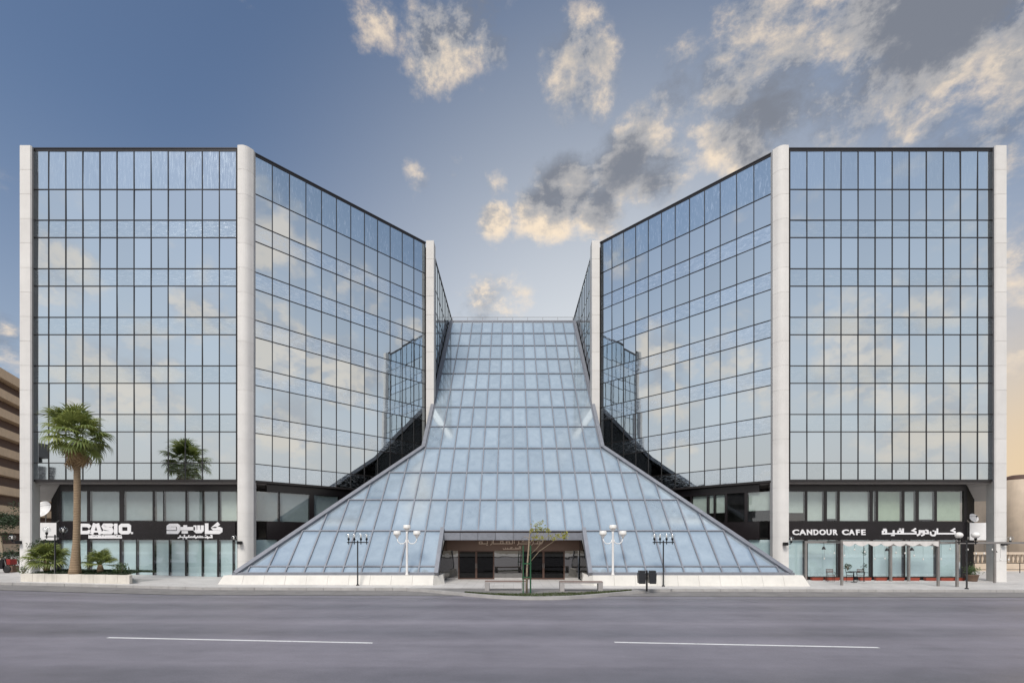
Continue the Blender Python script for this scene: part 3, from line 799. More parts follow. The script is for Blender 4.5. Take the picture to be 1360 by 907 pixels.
# plinth of white stone blocks
for s in (-1, 1):
    pl = bpy.data.objects.new('plinth', None); COL.objects.link(pl); attach(pl, at)
    x = 4.95; ZP = .60
    n = 10; wdt = (18.1 - 4.95) / n
    for k in range(n):
        xa, xb = x + k * wdt + .004, x + (k + 1) * wdt - .004
        end = k == n - 1
        b0 = [(xa, 29.75), (xb + (.35 if end else 0), 29.75), (xb + (.35 if end else 0), 30.9), (xa, 30.9)]
        t0 = [(xa, 30.10), (xb - (.05 if end else 0), 30.10), (xb - (.05 if end else 0), 30.9), (xa, 30.9)]
        mb = MB().hexa([(s * p[0], p[1], -.3) for p in b0] + [(s * p[0], p[1], ZP + (.002 if k % 2 else 0)) for p in t0])
        mb.build('stone_block', 'plinth_stone', pl, bevel=.015)
    mb = MB().hexa([(s * a, b_, c) for a, b_, c in [(4.30, 30.9, -.3), (4.95, 29.8, -.3), (5.3, 30.95, -.3), (4.85, 34.5, -.3), (4.50, 30.9, ZP - .02), (4.95, 30.12, ZP - .02), (5.3, 30.95, ZP - .02), (4.85, 34.5, ZP - .02)]])
    mb.build('stone_block', 'plinth_stone', pl)
# entrance recess
YE = 34.6
ez = lambda py: PZ(py, YE)
ex = lambda px: PX(px, YE)
DT, BT = ez(731), ez(705)
br = MB().box(ex(590), ex(690), YE - .06, YE + .1, DT, BT); br.build('fascia_panel', 'brown_panel', at)
br = MB().box(ex(690) + .006, ex(771), YE - .06, YE + .1, DT, BT); br.build('fascia_panel', 'brown_panel', at)
MB().box(-4.75, 4.75, AROWS[2] + .05, YE, az(AROWS[2]) - .09, az(AROWS[2]) - .02).build('entrance_ceiling', 'brown_dark', at)
for s in (-1, 1):
    MB().hexa([(s * 4.72, 30.95, .55), (s * 4.80, 30.95, .55), (s * 4.80, YE, .0), (s * 4.72, YE, .0), (s * 4.72, 31.0, 1.1), (s * 4.80, 31.0, 1.1), (s * 4.80, YE, 3.3), (s * 4.72, YE, 3.3)]).build('side_panel', 'dark_mirror', at)
for (a, b_) in ((592, 609), (656, 694), (749.5, 768)):
    MB().box(ex(a) + .02, ex(b_) - .02, YE, YE + .03, .12, DT - .01).build('mirror_panel', 'dark_mirror', at)
    MB().box(ex(a) + .02, ex(b_) - .02, YE - .02, YE + .05, -.1, .12).build('kick_plate', 'soffit', at)
for (a, b_) in ((609, 656), (694, 749.5)):
    dr = MB(); xm = (ex(a) + ex(b_)) / 2
    dr.box(ex(a) - .03, ex(a) + .06, YE - .03, YE + .06, -.1, DT); dr.box(ex(b_) - .06, ex(b_) + .03, YE - .03, YE + .06, -.1, DT)
    dr.box(xm - .07, xm + .07, YE - .03, YE + .06, -.1, DT); dr.box(ex(a), ex(b_), YE - .028, YE + .058, DT - .08, DT - .004); dr.box(ex(a), ex(b_), YE - .028, YE + .058, -.1, .10)
    d_ = dr.build('door', 'brown_dark', at)
    for (xa, xb) in ((ex(a) + .06, xm - .07), (xm + .07, ex(b_) - .06)):
        MB().box(xa, xb, YE, YE + .02, .1, DT - .08).build('door_glass', 'dark_door_glass', d_)
    for q in (-.05, .05): MB().tube([(xm + q, YE - .09, .8), (xm + q, YE - .09, 1.15)], .014, 6).build('handle', 'steel_grey', d_)
lb = MB().box(-4.8, 4.8, 38.0, 38.1, -.05, 3.4); lb.box(-4.8, 4.8, YE + .1, 38, DT + .3, DT + .4)
lb.build('lobby_wall', 'interior', at)

# ------------------------------------------------------------------ lettering
def ribbon(mb, pts, w, mp, closed=False, y0=0.0, y1=0.0):
    P = [Vector(mp(*q)) for q in pts]; n = len(P)     # (x, z)
    L = []; Rr = []
    for i in range(n):
        a = P[i - 1] if (i > 0 or closed) else None
        b_ = P[(i + 1) % n] if (i < n - 1 or closed) else None
        d1 = (P[i] - a).normalized() if a is not None else None
        d2 = (b_ - P[i]).normalized() if b_ is not None else None
        if d1 is None: d1 = d2
        if d2 is None: d2 = d1
        n1 = Vector((-d1.y, d1.x)); n2 = Vector((-d2.y, d2.x)); m_ = (n1 + n2)
        if m_.length < .2: m_ = n1
        m_.normalize(); k = min(1 / max(m_.dot(n1), .45), 1.9)
        L.append(P[i] + m_ * w / 2 * k); Rr.append(P[i] - m_ * w / 2 * k)
    v = []
    for l, r in zip(L, Rr): v += [(l.x, y0, l.y), (r.x, y0, r.y), (l.x, y1, l.y), (r.x, y1, r.y)]
    f = []
    m_ = n if closed else n - 1
    for i in range(m_):
        a = 4 * i; b_ = 4 * ((i + 1) % n)
        f += [(a, a + 1, b_ + 1, b_), (a + 2, b_ + 2, b_ + 3, a + 3), (a, b_, b_ + 2, a + 2), (a + 1, a + 3, b_ + 3, b_ + 1)]
    if not closed: f += [(0, 2, 3, 1), (4 * n - 4, 4 * n - 3, 4 * n - 1, 4 * n - 2)]
    mb.add(v, f)
def letters(parent, glyphs, crop, Y, mat, w, name='letter', depth=.05):
    x0, y0, sc_ = crop
    mp = lambda a, b_: (PX(x0 + a / sc_, Y), PZ(y0 + b_ / sc_, Y))
    for strokes in glyphs:
        mb = MB()
        for i, st in enumerate(strokes):
            pts, ww, cl = (st + (None, False))[:3] if isinstance(st, tuple) else (st, None, False)
            ribbon(mb, pts, (ww or w) / sc_ * Y / F, mp, bool(cl), Y - depth - .003 * i, Y)
        mb.build(name, mat, parent)
YL = YS - .06
def sign(label, px0, px1):
    return MB().box(PX(px0, YS), PX(px1, YS), YS - .06, YS - .025, SG_B, SG_T).build('shop_sign', 'black_panel', None, label=label, cat='sign', group='black shop signs')
sg = sign('long black fascia sign with white CASIO lettering behind the palm trunk', 79.5, 313)
CAS = [
    [[(345, 170), (300, 128), (205, 125), (150, 125), (125, 150), (125, 260), (150, 287), (205, 287), (300, 285), (345, 245)]],
    [([(375, 325), (455, 85)], 85), ([(585, 325), (505, 85)], 85), ([(420, 265), (540, 265)], 45)],
    [[(855, 150), (820, 122), (665, 122), (645, 150), (665, 185), (820, 215), (838, 255), (810, 288), (650, 288), (622, 260)]],
    [[(925, 85), (925, 325)]],
    [([(1030, 150), (1060, 125), (1200, 125), (1228, 150), (1228, 262), (1200, 287), (1060, 287), (1030, 262)], None, True)],
    [([(1275, 285), (1305, 285), (1305, 312), (1275, 312)], 16, True)]]
letters(sg, CAS, (100, 690, 17), YL, 'letter_white', 78)
KAS = [
    [[(95, 270), (320, 270), (352, 235), (352, 140), (320, 115), (170, 115), (128, 145), (128, 188), (300, 188)]],
    [([(380, 190), (705, 190)], 75), ([(495, 115), (495, 205)], 80), ([(420, 268), (552, 268)], 58)],
    [([(705, 120), (705, 225), (740, 256), (790, 256)], 66), ([(785, 120), (785, 262)], 60), ([(862, 120), (862, 225), (830, 256), (780, 256)], 62)],
    [([(955, 75), (955, 268), (1215, 268), (1256, 240), (1256, 205), (1220, 188), (1110, 188), (1098, 175), (1215, 75)], 76)]]
letters(sg, KAS, (216, 690, 16.19), YL, 'letter_white', 66)
sub = [[([(330, 395), (375, 372), (885, 378)], 26)] + [([(x, 378), (x + random.choice((-6, 6)), 378 - h)], 24) for x, h in ((385, 45), (470, 60), (565, 50), (620, 30), (660, 30), (700, 48), (760, 35), (815, 38), (850, 30))]
       + [([(440, 405), (460, 405)], 22), ([(505, 400), (535, 400)], 26), ([(715, 395), (740, 395)], 22)],
       [([(905, 378), (1065, 378), (1060, 335), (1030, 335)], 28), ([(920, 330), (945, 330)], 22), ([(955, 350), (985, 385)], 24), ([(965, 400), (990, 400)], 20)]]
letters(sg, sub, (216, 690, 16.19), YL, 'letter_white', 26, 'small_lettering', .03)
sub2 = []
xx = 305
while xx < 1060:
    wd = random.choice((30, 34, 38, 46))
    sub2.append([([(xx + 6, 343), (xx + 6, 423)], 16), ([(xx + 6, 352 + random.choice((0, 34))), (xx + wd - 6, 352 + random.choice((0, 34)))], 20), ([(xx + 6, 408), (xx + wd - 4, 408)], 24), ([(xx + wd - 10, 380), (xx + wd - 10, 420)], 16)])
    xx += wd
mbs = MB()
mp2 = lambda a, b_: (PX(100 + a / 17, YL), PZ(690 + b_ / 17, YL))
for g in sub2:
    for i, (pts, ww) in enumerate(g): ribbon(mbs, pts, ww / 17 * YL / F, mp2, False, YL - .03 - .003 * i, YL)
mbs.build('small_lettering', 'letter_white', sg)

sg = sign('long black fascia sign reading CANDOUR CAFE in white, above the pergola', 1046, 1282)
CB = [('C', 110, 155), ('A', 155, 203), ('N', 207, 243), ('D', 251, 285), ('O', 290, 333), ('U', 338, 372), ('R', 382, 413), ('C', 442, 487), ('A', 487, 527), ('F', 536, 560), ('E', 570, 599)]
dg = None
for ch, a, b_ in CB:
    cu = bpy.data.curves.new('letter', 'FONT'); cu.body = ch; cu.extrude = .03; cu.offset = .035; cu.resolution_u = 4
    to = bpy.data.objects.new('tmp', cu); COL.objects.link(to)
    bpy.context.view_layer.update()
    me = bpy.data.meshes.new_from_object(to.evaluated_get(bpy.context.evaluated_depsgraph_get()))
    bpy.data.objects.remove(to)
    xs_ = [v.co.x for v in me.vertices]; ys_ = [v.co.y for v in me.vertices]
    xa, xb = PX(1030 + a / 5.037, YL), PX(1030 + b_ / 5.037, YL); za, zb = PZ(685 + 127 / 5.037, YL), PZ(685 + 90 / 5.037, YL)
    for v in me.vertices:
        x = xa + (v.co.x - min(xs_)) / (max(xs_) - min(xs_)) * (xb - xa); z = za + (v.co.y - min(ys_)) / (max(ys_) - min(ys_)) * (zb - za)
        v.co = (x, YL - .03 - v.co.z, z)
    me.materials.clear(); me.materials.append(MATS['letter_white'])
    o = bpy.data.objects.new('letter', me); COL.objects.link(o); attach(o, sg)
CND = [
    [([(85, 165), (85, 130), (112, 112), (140, 112), (140, 165)], 28, True), ([(90, 92), (142, 92)], 17), ([(140, 165), (312, 165)], 24), ([(262, 165), (262, 108)], 30), ([(222, 192), (278, 192)], 20)],
    [([(335, 165), (338, 125), (380, 115), (398, 165)], 24, True), ([(352, 88), (384, 88)], 17), ([(415, 80), (415, 165)], 28), ([(312, 165), (625, 165), (622, 135), (572, 116), (628, 82)], 25)],
    [([(690, 105), (690, 170), (645, 198)], 28)],
    [([(718, 148), (718, 120), (762, 120), (762, 150), (762, 178), (715, 200)], 24), ([(718, 148), (760, 148)], 22)],
    [([(785, 108), (822, 118), (828, 160), (778, 160)], 26)],
    [([(868, 130), (868, 175), (893, 195), (935, 195), (950, 175), (950, 118)], 25), ([(902, 120), (928, 120)], 18)],
    [([(980, 80), (980, 165), (1270, 165), (1268, 135), (1215, 116), (1272, 82)], 25)]]
letters(sg, CND, (1165, 695, 12.36), YL, 'letter_white', 25)
YLE = YE - .065
ent = MB().box(PX(634, YLE), PX(728, YLE), YLE + .001, YLE + .004, PZ(730.5, YLE), PZ(712, YLE)).build('entrance_sign', 'brown_panel', None,
      label='brown entrance sign with tan Arabic lettering above the lobby doors', cat='sign')
ENT = [
    [([(90, 187), (90, 150), (140, 150), (140, 187)], 14, True), ([(95, 108), (142, 108)], 10), ([(140, 187), (236, 187), (236, 140)], 13), ([(215, 212), (247, 212)], 10)],
    [([(322, 140), (322, 185), (285, 210)], 13)],
    [([(345, 90), (345, 187), (690, 187)], 13), ([(475, 187), (475, 140), (517, 140), (517, 187)], 13), ([(488, 98), (530, 98)], 10), ([(590, 187), (575, 150), (635, 150), (640, 187)], 13), ([(688, 88), (688, 187)], 14)],
    [([(718, 88), (718, 187)], 13)],
    [([(802, 140), (802, 185), (775, 210)], 13), ([(795, 112), (812, 112)], 10), ([(802, 187), (1005, 187), (990, 150), (860, 150), (925, 90)], 13)],
    [([(1062, 140), (1062, 185), (1030, 210)], 13)],
    [([(1062, 187), (1215, 187), (1250, 120)], 13), ([(1140, 187), (1140, 148), (1185, 148), (1185, 187)], 13)]]
letters(ent, ENT, (630, 708, 13.6), YLE, 'letter_tan', 13, 'letter', .03)
ENT2 = [[([(835, 228), (835, 282)], 10)], [([(812, 228), (812, 280), (560, 280)], 10), ([(790, 280), (790, 258)], 9), ([(770, 280), (770, 258)], 9), ([(748, 280), (748, 250)], 9), ([(640, 280), (690, 252), (650, 250)], 9), ([(600, 280), (600, 258)], 9)],
        [([(560, 255), (556, 285), (528, 290), (516, 262)], 9)]]
letters(ent, ENT2, (630, 708, 13.6), YLE, 'letter_tan', 9, 'letter', .02)

# ------------------------------------------------------------------ neighbouring buildings
# banded sand-coloured block at the far left
d = Vector((-.46, 1)).normalized(); nrm = Vector((d.y, -d.x))           # visible flank runs back from the street
o0 = Vector((PX(-40, 68.5), 68.5))
fb = Fac(o0, d, nrm)
bl = root('banded_building', (o0.x, o0.y, 0), 'sand-coloured building with banded balconies at the left edge, behind the white pillar', 'building')
mb = MB(); fb.box(mb, 0, 40, -14, -1.2, -.5, 29.4); mb.build('wall', 'brown_dark', bl)
for k in range(10):
    z = 29.9 - k * 3.05
    mb = MB(); fb.box(mb, -1.2, 40, -14.3, 0, z - 1.5, z - .2 if k else z); pb_ = mb.build('balcony', 'sand_wall', bl)
    mb = MB(); fb.box(mb, 0, 40, -.30, -.22, z + .12 - .2, z + .18 - .2); mb.build('balcony_rail', 'rust', pb_)
# stepped block across the road, seen mirrored low in the left facade
bs = root('stepped_building', (-76, -14, 0), 'dark stepped building across the road, seen mirrored low at the left end of the facade', 'building')
for k in range(5):
    z = k * 3.6; xe = -70.5 - (1.8 if k > 2 else 0) - (1.6 if k == 4 else 0)
    MB().box(-96, xe, -9, -2, z + 1.4, z + 3.6).build('storey_band', 'dark_concrete', bs)
    for q in range(6): MB().box(xe - .7 - q * 4 - 3.4, xe - .7 - q * 4, -8.5, -2.5, z, z + 1.4).build('window', 'core', bs)
# beige buildings at the right
bt = root('beige_building', (66, 62, 0), 'low beige building with rounded stair tower and brown dome at the right edge', 'building')
MB().box(PX(1339, 60), 110, 62, 80, -.5, PZ(652, 60)).build('wall', 'beige_wall', bt)
cxr = PX(1365, 57)
MB().lathe([(1.75, -.5), (1.75, PZ(637, 57)), (1.70, PZ(636.5, 57))], (cxr, 58, 0), 28).build('stair_tower', 'beige_wall', bt, smooth=True)
MB().lathe([(1.6, 0), (1.5, .25), (1.2, .5), (.7, .66), (.05, .72)], (cxr, 58, PZ(637, 57)), 28).build('dome', 'brown_dark', bt, smooth=True)
for px in (1341, 1350):
    mb = MB().box(PX(px, 62) - .1, PX(px, 62) + .45, 61.9, 62.1, PZ(668, 62), PZ(660, 62)); mb.build('window', 'core', bt)
b2 = root('beige_building', (56, 72, 0), 'beige rear building glimpsed beside the right-hand pillar under the soffit', 'building')
MB().box(PX(1270, 74), PX(1330, 74), 76, 90, -.5, 16).build('wall', 'beige_wall', b2)
for i, (px, py) in enumerate(((1302, 672), (1309, 690), (1302, 690), (1309, 728), (1301, 725))):
    MB().box(PX(px, 76) - .6, PX(px, 76) + .4, 75.9, 76.1, PZ(py + 5, 76), PZ(py - 5, 76)).build('window', 'interior', b2)
    MB().box(PX(px, 76) - .8, PX(px, 76) + .6, 75.7, 75.95, PZ(py + 6.5, 76), PZ(py + 5.4, 76)).build('sill', 'plinth_stone', b2)
# low wall with balusters and a black railing behind the right pavement
lw = root('low_wall', (PX(1345, 46), 46, 0), 'low pale stone wall with balusters behind the right pavement', 'wall')
MB().box(PX(1292, 46), 70, 46, 46.3, -.3, PZ(747, 46)).build('wall_base', 'beige_wall', lw)
MB().box(PX(1292, 46), 70, 45.94, 46.36, PZ(736, 46), PZ(733, 46)).build('coping', 'beige_wall', lw)
bm_ = MB().lathe([(.09, 0), (.05, .1), (.11, .35), (.05, .62), (.09, .72)], (0, 0, 0), 8).mesh('baluster', 'beige_wall', True)
x = PX(1292, 46) + .2
while x < 62:
    inst('baluster', bm_, Matrix.Translation((x, 46.15, PZ(747, 46))) @ Matrix.Diagonal((1, 1, (PZ(736, 46) - PZ(747, 46)) / .72, 1)), lw); x += .42
ra = root('railing', (PX(1330, 43), 43, 0), 'black metal railing behind the white pillar at the right', 'railing')
rm = MB()
z1, z0 = PZ(747.5, 43), PZ(756, 43)
rm.tube([(PX(1290, 43), 43, z1), (64, 43, z1)], .035, 6); rm.tube([(PX(1290, 43), 43, z0), (64, 43, z0)], .025, 6)
rm.build('rail', 'black_metal', ra)
for k in range(14):
    xx_ = PX(1294, 43) + k * 1.35
    MB().tube([(xx_, 43, -.1), (xx_, 43, z1)], .03, 6).build('post', 'black_metal', ra)

# ------------------------------------------------------------------ planter and palms
def sheet_poly(name, pts, z, mat, parent): return MB().add([(x, y, z) for x, y in pts], [tuple(range(len(pts)))]).build(name, mat, parent)
YP = 28.75
PZB = .26
pla = root('planter', (PX(105, YP), YP + 2, 0), 'long low planter bed edged with cream stone under the tall palm', 'planter')
xA, xB = PX(27, YP), PX(172, YP)
nb = 9
for k in range(nb):
    xa = xA + (xB - xA) * k / nb; xb = xA + (xB - xA) * (k + 1) / nb
    ztop = .80 - .10 * k / nb
    MB().box(xa + .005, xb - .005, YP, YP + .22, -.1, ztop + random.uniform(-.006, .006)).build('stone_block', 'planter_stone', pla, bevel=.012)
xR = lambda y: PX(171, y)
MB().hexa([(xB - .24, YP + .225, -.1), (xB - .004, YP + .225, -.1), (xR(YP + 3.2), YP + 3.2, -.1), (xR(YP + 3.2) - .24, YP + 3.2, -.1), (xB - .24, YP + .225, .70), (xB - .004, YP + .225, .70), (xR(YP + 3.2), YP + 3.2, .70), (xR(YP + 3.2) - .24, YP + 3.2, .70)]).build('stone_block', 'planter_stone', pla)
MB().box(xA, xA + .22, YP + .225, YP + 4.2, -.1, .80).build('stone_block', 'planter_stone', pla, bevel=.012)
so_ = MB()
nx, ny = 24, 8
vv = []
for i in range(nx + 1):
    for j in range(ny + 1):
        y = YP + .22 + 2.95 * j / ny; x = xA + .22 + (xR(y) - xA - .44) * i / nx
        h = .74 - .08 * i / nx + .14 * math.sin(math.pi * j / ny) * (.6 + .4 * math.sin(i * .9)) if 0 < j < ny else .70 - .06 * i / nx
        vv.append((x, y, h))
so_.add(vv, [(i * (ny + 1) + j, (i + 1) * (ny + 1) + j, (i + 1) * (ny + 1) + j + 1, i * (ny + 1) + j + 1) for i in range(nx) for j in range(ny)])
so_.build('soil', 'soil', pla)
def soil_z(x, y): return .74 - .08 * (x - xA) / (xB - xA) + .13 * max(0, math.sin(math.pi * min(max((y - YP - .2) / 2.95, 0), 1)))
def tufts(mb, n, xr, yr, zf, h, w=.012, spread=.5):
    for _ in range(n):
        x = random.uniform(*xr); y = random.uniform(*yr); z = zf(x, y); a = random.uniform(0, 6.28); l = h * random.uniform(.5, 1.2)
        dx, dy = math.cos(a), math.sin(a); t = random.uniform(.1, spread)
        p0 = Vector((x, y, z - .02)); p1 = p0 + Vector((dx * t * l * .4, dy * t * l * .4, l * .65)); p2 = p0 + Vector((dx * t * l, dy * t * l, l))
        s_ = Vector((-dy, dx, 0)) * w
        mb.add([p0 - s_, p0 + s_, p1 + s_ * .8, p1 - s_ * .8, p2], [(0, 1, 2, 3), (3, 2, 4)])
gm = MB(); tufts(gm, 5200, (xA + .3, xB - .5), (YP + .25, YP + 2.9), soil_z, .16, .014, .9)
gm.build('ground_cover', 'dark_green', None, label='low dark green ground cover growing in the planter bed', cat='ground cover', kind='stuff')

def fan_frond(seed, petiole=.9, R=.85, nseg=22, droop=.35):
    """a fan palm leaf: stalk along +Y rising, blade of folded leaflets with hanging tips"""
    rnd = random.Random(seed); mb = MB()
    st = [Vector((0, petiole * t, .10 * math.sin(t * 2.2) * petiole)) for t in (0, .35, .7, 1)]
    mb.tube(st, [.022, .017, .013, .010], 5)
    c = st[-1]
    for i in range(nseg):
        a = rad(-118 + 236 * i / (nseg - 1)) + rnd.uniform(-.04, .04)
        L = R * (1.0 - .28 * abs(a) / 2.06) * rnd.uniform(.88, 1.08)
        d = Vector((math.sin(a), math.cos(a), 0))
        sd = Vector((math.cos(a), -math.sin(a), 0)) * (.048 * R / .85)
        mid = c + d * L * .55 + Vector((0, 0, .05 * math.cos(a)))
        tip = c + d * L * rnd.uniform(.92, 1.0) + Vector((0, 0, -droop * L * rnd.uniform(.5, 1.5)))
        q = c + d * L * .82 + Vector((0, 0, -.25 * droop * L))
        up = Vector((0, 0, .018))
        mb.add([c, mid - sd, mid + up, mid + sd, q - sd * .5, q + sd * .5, tip], [(0, 1, 2), (0, 2, 3), (1, 4, 2), (2, 4, 5), (2, 5, 3), (4, 6, 5)])
    return mb
fan_mesh = [fan_frond(k).mesh('frond', 'palm_green') for k in range(4)]
dry_mesh = [fan_frond(20 + k, .8, .75, 14, .9).mesh('dead_frond', 'palm_dry') for k in range(3)]
small_mesh = [fan_frond(40 + k, .45, .5, 18, .25).mesh('frond', 'palm_green') for k in range(3)]
def add_fronds(parent, top, n, el0, el1, meshes, name, scale=1.0, jit=.15, rnd=random):
    for k in range(n):
        az_ = 2.39996 * k + rnd.uniform(-.3, .3)
        t = (k + .5) / n
        el = el0 + (el1 - el0) * t + rnd.uniform(-9, 9)
        M = Matrix.Translation(top + Vector((0, 0, rnd.uniform(-jit, jit)))) @ Matrix.Rotation(az_, 4, 'Z') @ Matrix.Rotation(rad(el), 4, 'X') @ Matrix.Rotation(rnd.uniform(-.35, .35), 4, 'Y') @ Matrix.Diagonal((scale * rnd.uniform(.9, 1.15),) * 3 + (1,))
        inst(name, meshes[k % len(meshes)], M, parent)
# tall fan palm
yp = 29.1; xp = PX(99.5, yp)
pt = root('palm_tree', (xp, yp, .8), 'tall fan palm with a shaggy green crown in the planter, before the CASIO sign', 'palm tree')
zt = PZ(583, yp)
tp = []; tr_ = []
lean = PX(103, yp) - xp
for k in range(27):
    t = k / 26; z = .72 + (zt - .72) * t
    tp.append((xp + lean * t + .03 * math.sin(t * 5), yp + .04 * math.sin(t * 3), z))
    tr_.append((.34 - .155 * min(t * 4, 1) ** .6 - .03 * t) * (1 + .025 * math.sin(k * 2.7)))
MB().tube(tp, tr_, 14).build('trunk', 'palm_trunk', pt, smooth=True)
top = Vector(tp[-1])
add_fronds(pt, top + Vector((0, 0, .15)), 40, 84, -54, fan_mesh, 'frond', 1.10)
add_fronds(pt, top + Vector((0, 0, -.25)), 26, -58, -84, dry_mesh, 'dead_frond', .92, .35)
# two young fan palms and shrubs
def young_palm(px, y, h, n, sc_, label, el1=-12):
    x = PX(px, y); z0 = soil_z(x, y) - .05
    r_ = root('young_palm', (x, y, z0), label, 'palm', 'young palms in the planter')
    MB().tube([(x, y, z0), (x + .01, y, z0 + h * .5), (x, y, z0 + h)], [.15, .17, .10], 10).build('trunk', 'palm_trunk', r_, smooth=True)
    add_fronds(r_, Vector((x, y, z0 + h)), n, 75, el1, small_mesh, 'frond', sc_, .06)
young_palm(62, 29.9, .75, 34, 1.35, 'bushy young fan palm beside the lamp post in the planter', -25)
young_palm(133, 29.8, .55, 20, 1.12, 'small young fan palm with short trunk, right of the tall palm')
def shrub(name, px, y, z0, w, h, n, mat, label, leaf=.05, cat='shrub', group=None):
    x = PX(px, y)
    r_ = root(name, (x, y, z0), label, cat, group)
    stm = MB(); lf = MB()
    for k in range(9):
        a = random.uniform(0, 6.28); rr = w / 2 * random.uniform(.3, .85); hh = h * random.uniform(.55, .95)
        stm.tube([(x, y, z0), (x + rr * .4 * math.cos(a), y + rr * .4 * math.sin(a), z0 + hh * .55), (x + rr * math.cos(a), y + rr * math.sin(a), z0 + hh)], [.018, .012, .005], 4)
    stm.build('stem', 'bark_pale', r_)
    for k in range(n):
        while True:
            q = Vector((random.uniform(-1, 1), random.uniform(-1, 1), random.uniform(-1, 1)))
            if .25 < q.length < 1: break
        lump = 1 + .22 * math.sin(5 * q.x + 3 * q.z + px) * math.cos(4 * q.y - px)
        c = Vector((x + q.x * w / 2 * lump, y + q.y * w / 2 * lump, z0 + h * .55 + q.z * h * .45 * lump))
        u = Vector((random.gauss(0, 1), random.gauss(0, 1), random.gauss(0, .7))).normalized(); v_ = u.orthogonal().normalized()
        l = leaf * random.uniform(.6, 1.4)
        lf.add([c - u * l, c + v_ * l * .45, c + u * l, c - v_ * l * .45], [(0, 1, 2, 3)])
    lf.build('foliage', mat, r_, kind=None)
    return r_
shrub('shrub', 160, 29.6, .66, .85, .75, 420, 'bush_green', 'small round shrub at the right end of the planter')
shrub('shrub', 31, 29.1, .70, .55, .6, 200, 'bush_green', 'sparse small shrub against the white pillar at the left end of the planter', .04)
shrub('shrub', 58, 33.5, 1.6, 1.6, 1.3, 900, 'dark_green', 'dense dark shrub behind the young palm, under the white parapet', .06)
# street tree and greenery at the far left
yt = 44
tx = PX(2, yt)
tr = root('street_tree', (tx, yt, .4), 'dark leafy street tree at the far left, behind the white pillar', 'tree')
MB().tube([(tx, yt, .2), (tx + .1, yt, 1.6), (tx - .1, yt, 3.2)], [.16, .12, .08], 8).build('trunk', 'bark_pale', tr, smooth=True)
lf = MB()
for cl in range(26):
    cc = Vector((tx + random.gauss(0, .75), yt + random.gauss(0, .7), 4.1 + random.gauss(0, .9)))
    for k in range(90):
        c = cc + Vector((random.gauss(0, .32), random.gauss(0, .32), random.gauss(0, .26)))
        u = Vector((random.gauss(0, 1), random.gauss(0, 1), random.gauss(0, .7))).normalized(); v_ = u.orthogonal().normalized(); l = random.uniform(.05, .12)
        lf.add([c - u * l, c + v_ * l * .45, c + u * l, c - v_ * l * .45], [(0, 1, 2, 3)])
lf.build('crown', 'dark_green', tr)
shrub('shrub', 14, 37, .4, 1.6, 1.7, 700, 'dark_green', 'spiky dark shrub behind the red crates at the far left', .08)

# ------------------------------------------------------------------ lamps
def white_lamp(px, label):
    y = 30.25; x = PX(px, y); z0 = .6
    r_ = root('street_lamp', (x, y, z0), label, 'street lamp', 'white three-headed lamps on the plinth')
    zt_ = PZ(706, y)
    MB().lathe([(.11, 0), (.11, .05), (.085, .12), (.075, .2), (.07, zt_ - z0 - .1), (.085, zt_ - z0)], (x, y, z0), 14).build('post', 'white_metal', r_, smooth=True)
    for dx, zc_ in ((0, PZ(704, y)), (-.62, PZ(712, y)), (.62, PZ(712, y))):
        hd = MB().lathe([(.03, -.14), (.12, 0), (.17, .08), (.20, .10)], (x + dx, y, zc_), 16).build('lamp_holder', 'white_metal', r_, smooth=True)
        MB().lathe([(.225, .10), (.235, .14), (.215, .32), (.20, .335), (.02, .34)], (x + dx, y, zc_), 18).build('lamp_shade', 'globe_white', r_, smooth=True)
        if dx:
            s = 1 if dx > 0 else -1
            pts = [(x + s * .05, y, zc_ - .18), (x + s * .10, y, zc_ - .36), (x + s * .24, y, zc_ - .46), (x + s * .42, y, zc_ - .46), (x + s * .56, y, zc_ - .34), (x + dx, y, zc_ - .14)]
            MB().tube(pts, .028, 8).build('arm', 'white_metal', r_, smooth=True)
white_lamp(540.5, 'white three-headed street lamp on the plinth left of the entrance')
white_lamp(814, 'white three-headed street lamp on the plinth right of the entrance')
def globe(parent, c, r=.2, mat='lamp_glass'):
    g = MB().ball(c, r, 18, .9).build('globe', mat, parent, smooth=True)
    if mat == 'lamp_glass': MB().lathe([(.03, -.16), (.045, -.05), (.04, .05), (.01, .09)], c, 8).build('bulb', 'globe_white', g, smooth=True)
    MB().lathe([(.05, -.1), (.075, -.02), (.06, .05)], (c[0], c[1], c[2] - r), 10).build('holder', 'black_metal', parent, smooth=True)
def black_lamp(px, y, zbase, offs, label, arm_py=720, group='black globe lamps along the pavement', glass=None):
    x = PX(px, y)
    r_ = root('globe_lamp', (x, y, zbase), label, 'street lamp', group)
    za = PZ(arm_py, y)
    MB().lathe([(.10, 0), (.10, .04), (.045, .08), (.04, za - zbase + .12)], (x, y, zbase), 10).build('post', 'black_metal', r_, smooth=True)
    if offs:
        lo_, hi_ = min(min(offs), 0), max(max(offs), 0)
        MB().box(x + lo_ - .1, x + hi_ + .1, y - .025, y + .025, za - .03, za + .03).build('arm', 'black_metal', r_)
    for dx in offs: 
        MB().tube([(x + dx, y, za - .12), (x + dx, y, za + .22)], .03, 6).build('stem', 'black_metal', r_)
        globe(r_, (x + dx, y, za + .42), .20, glass or 'lamp_glass')
black_lamp(475, 29.55, gz(-9.6), (-.55, -.20, .20, .55), 'black lamp post with four clear globes left of the entrance')
black_lamp(881, 29.55, gz(9.3), (-.55, -.20, .20, .55), 'black lamp post with four clear globes right of the entrance')
black_lamp(73, 29.2, .7, (-.5, .5), 'black lamp post with two clear globes in the planter', 712.5)
black_lamp(1284, 27.9 + .5, gz(26), (-.46, .52), 'black lamp post with two white globes in front of the pergola', 720, glass='globe_white')
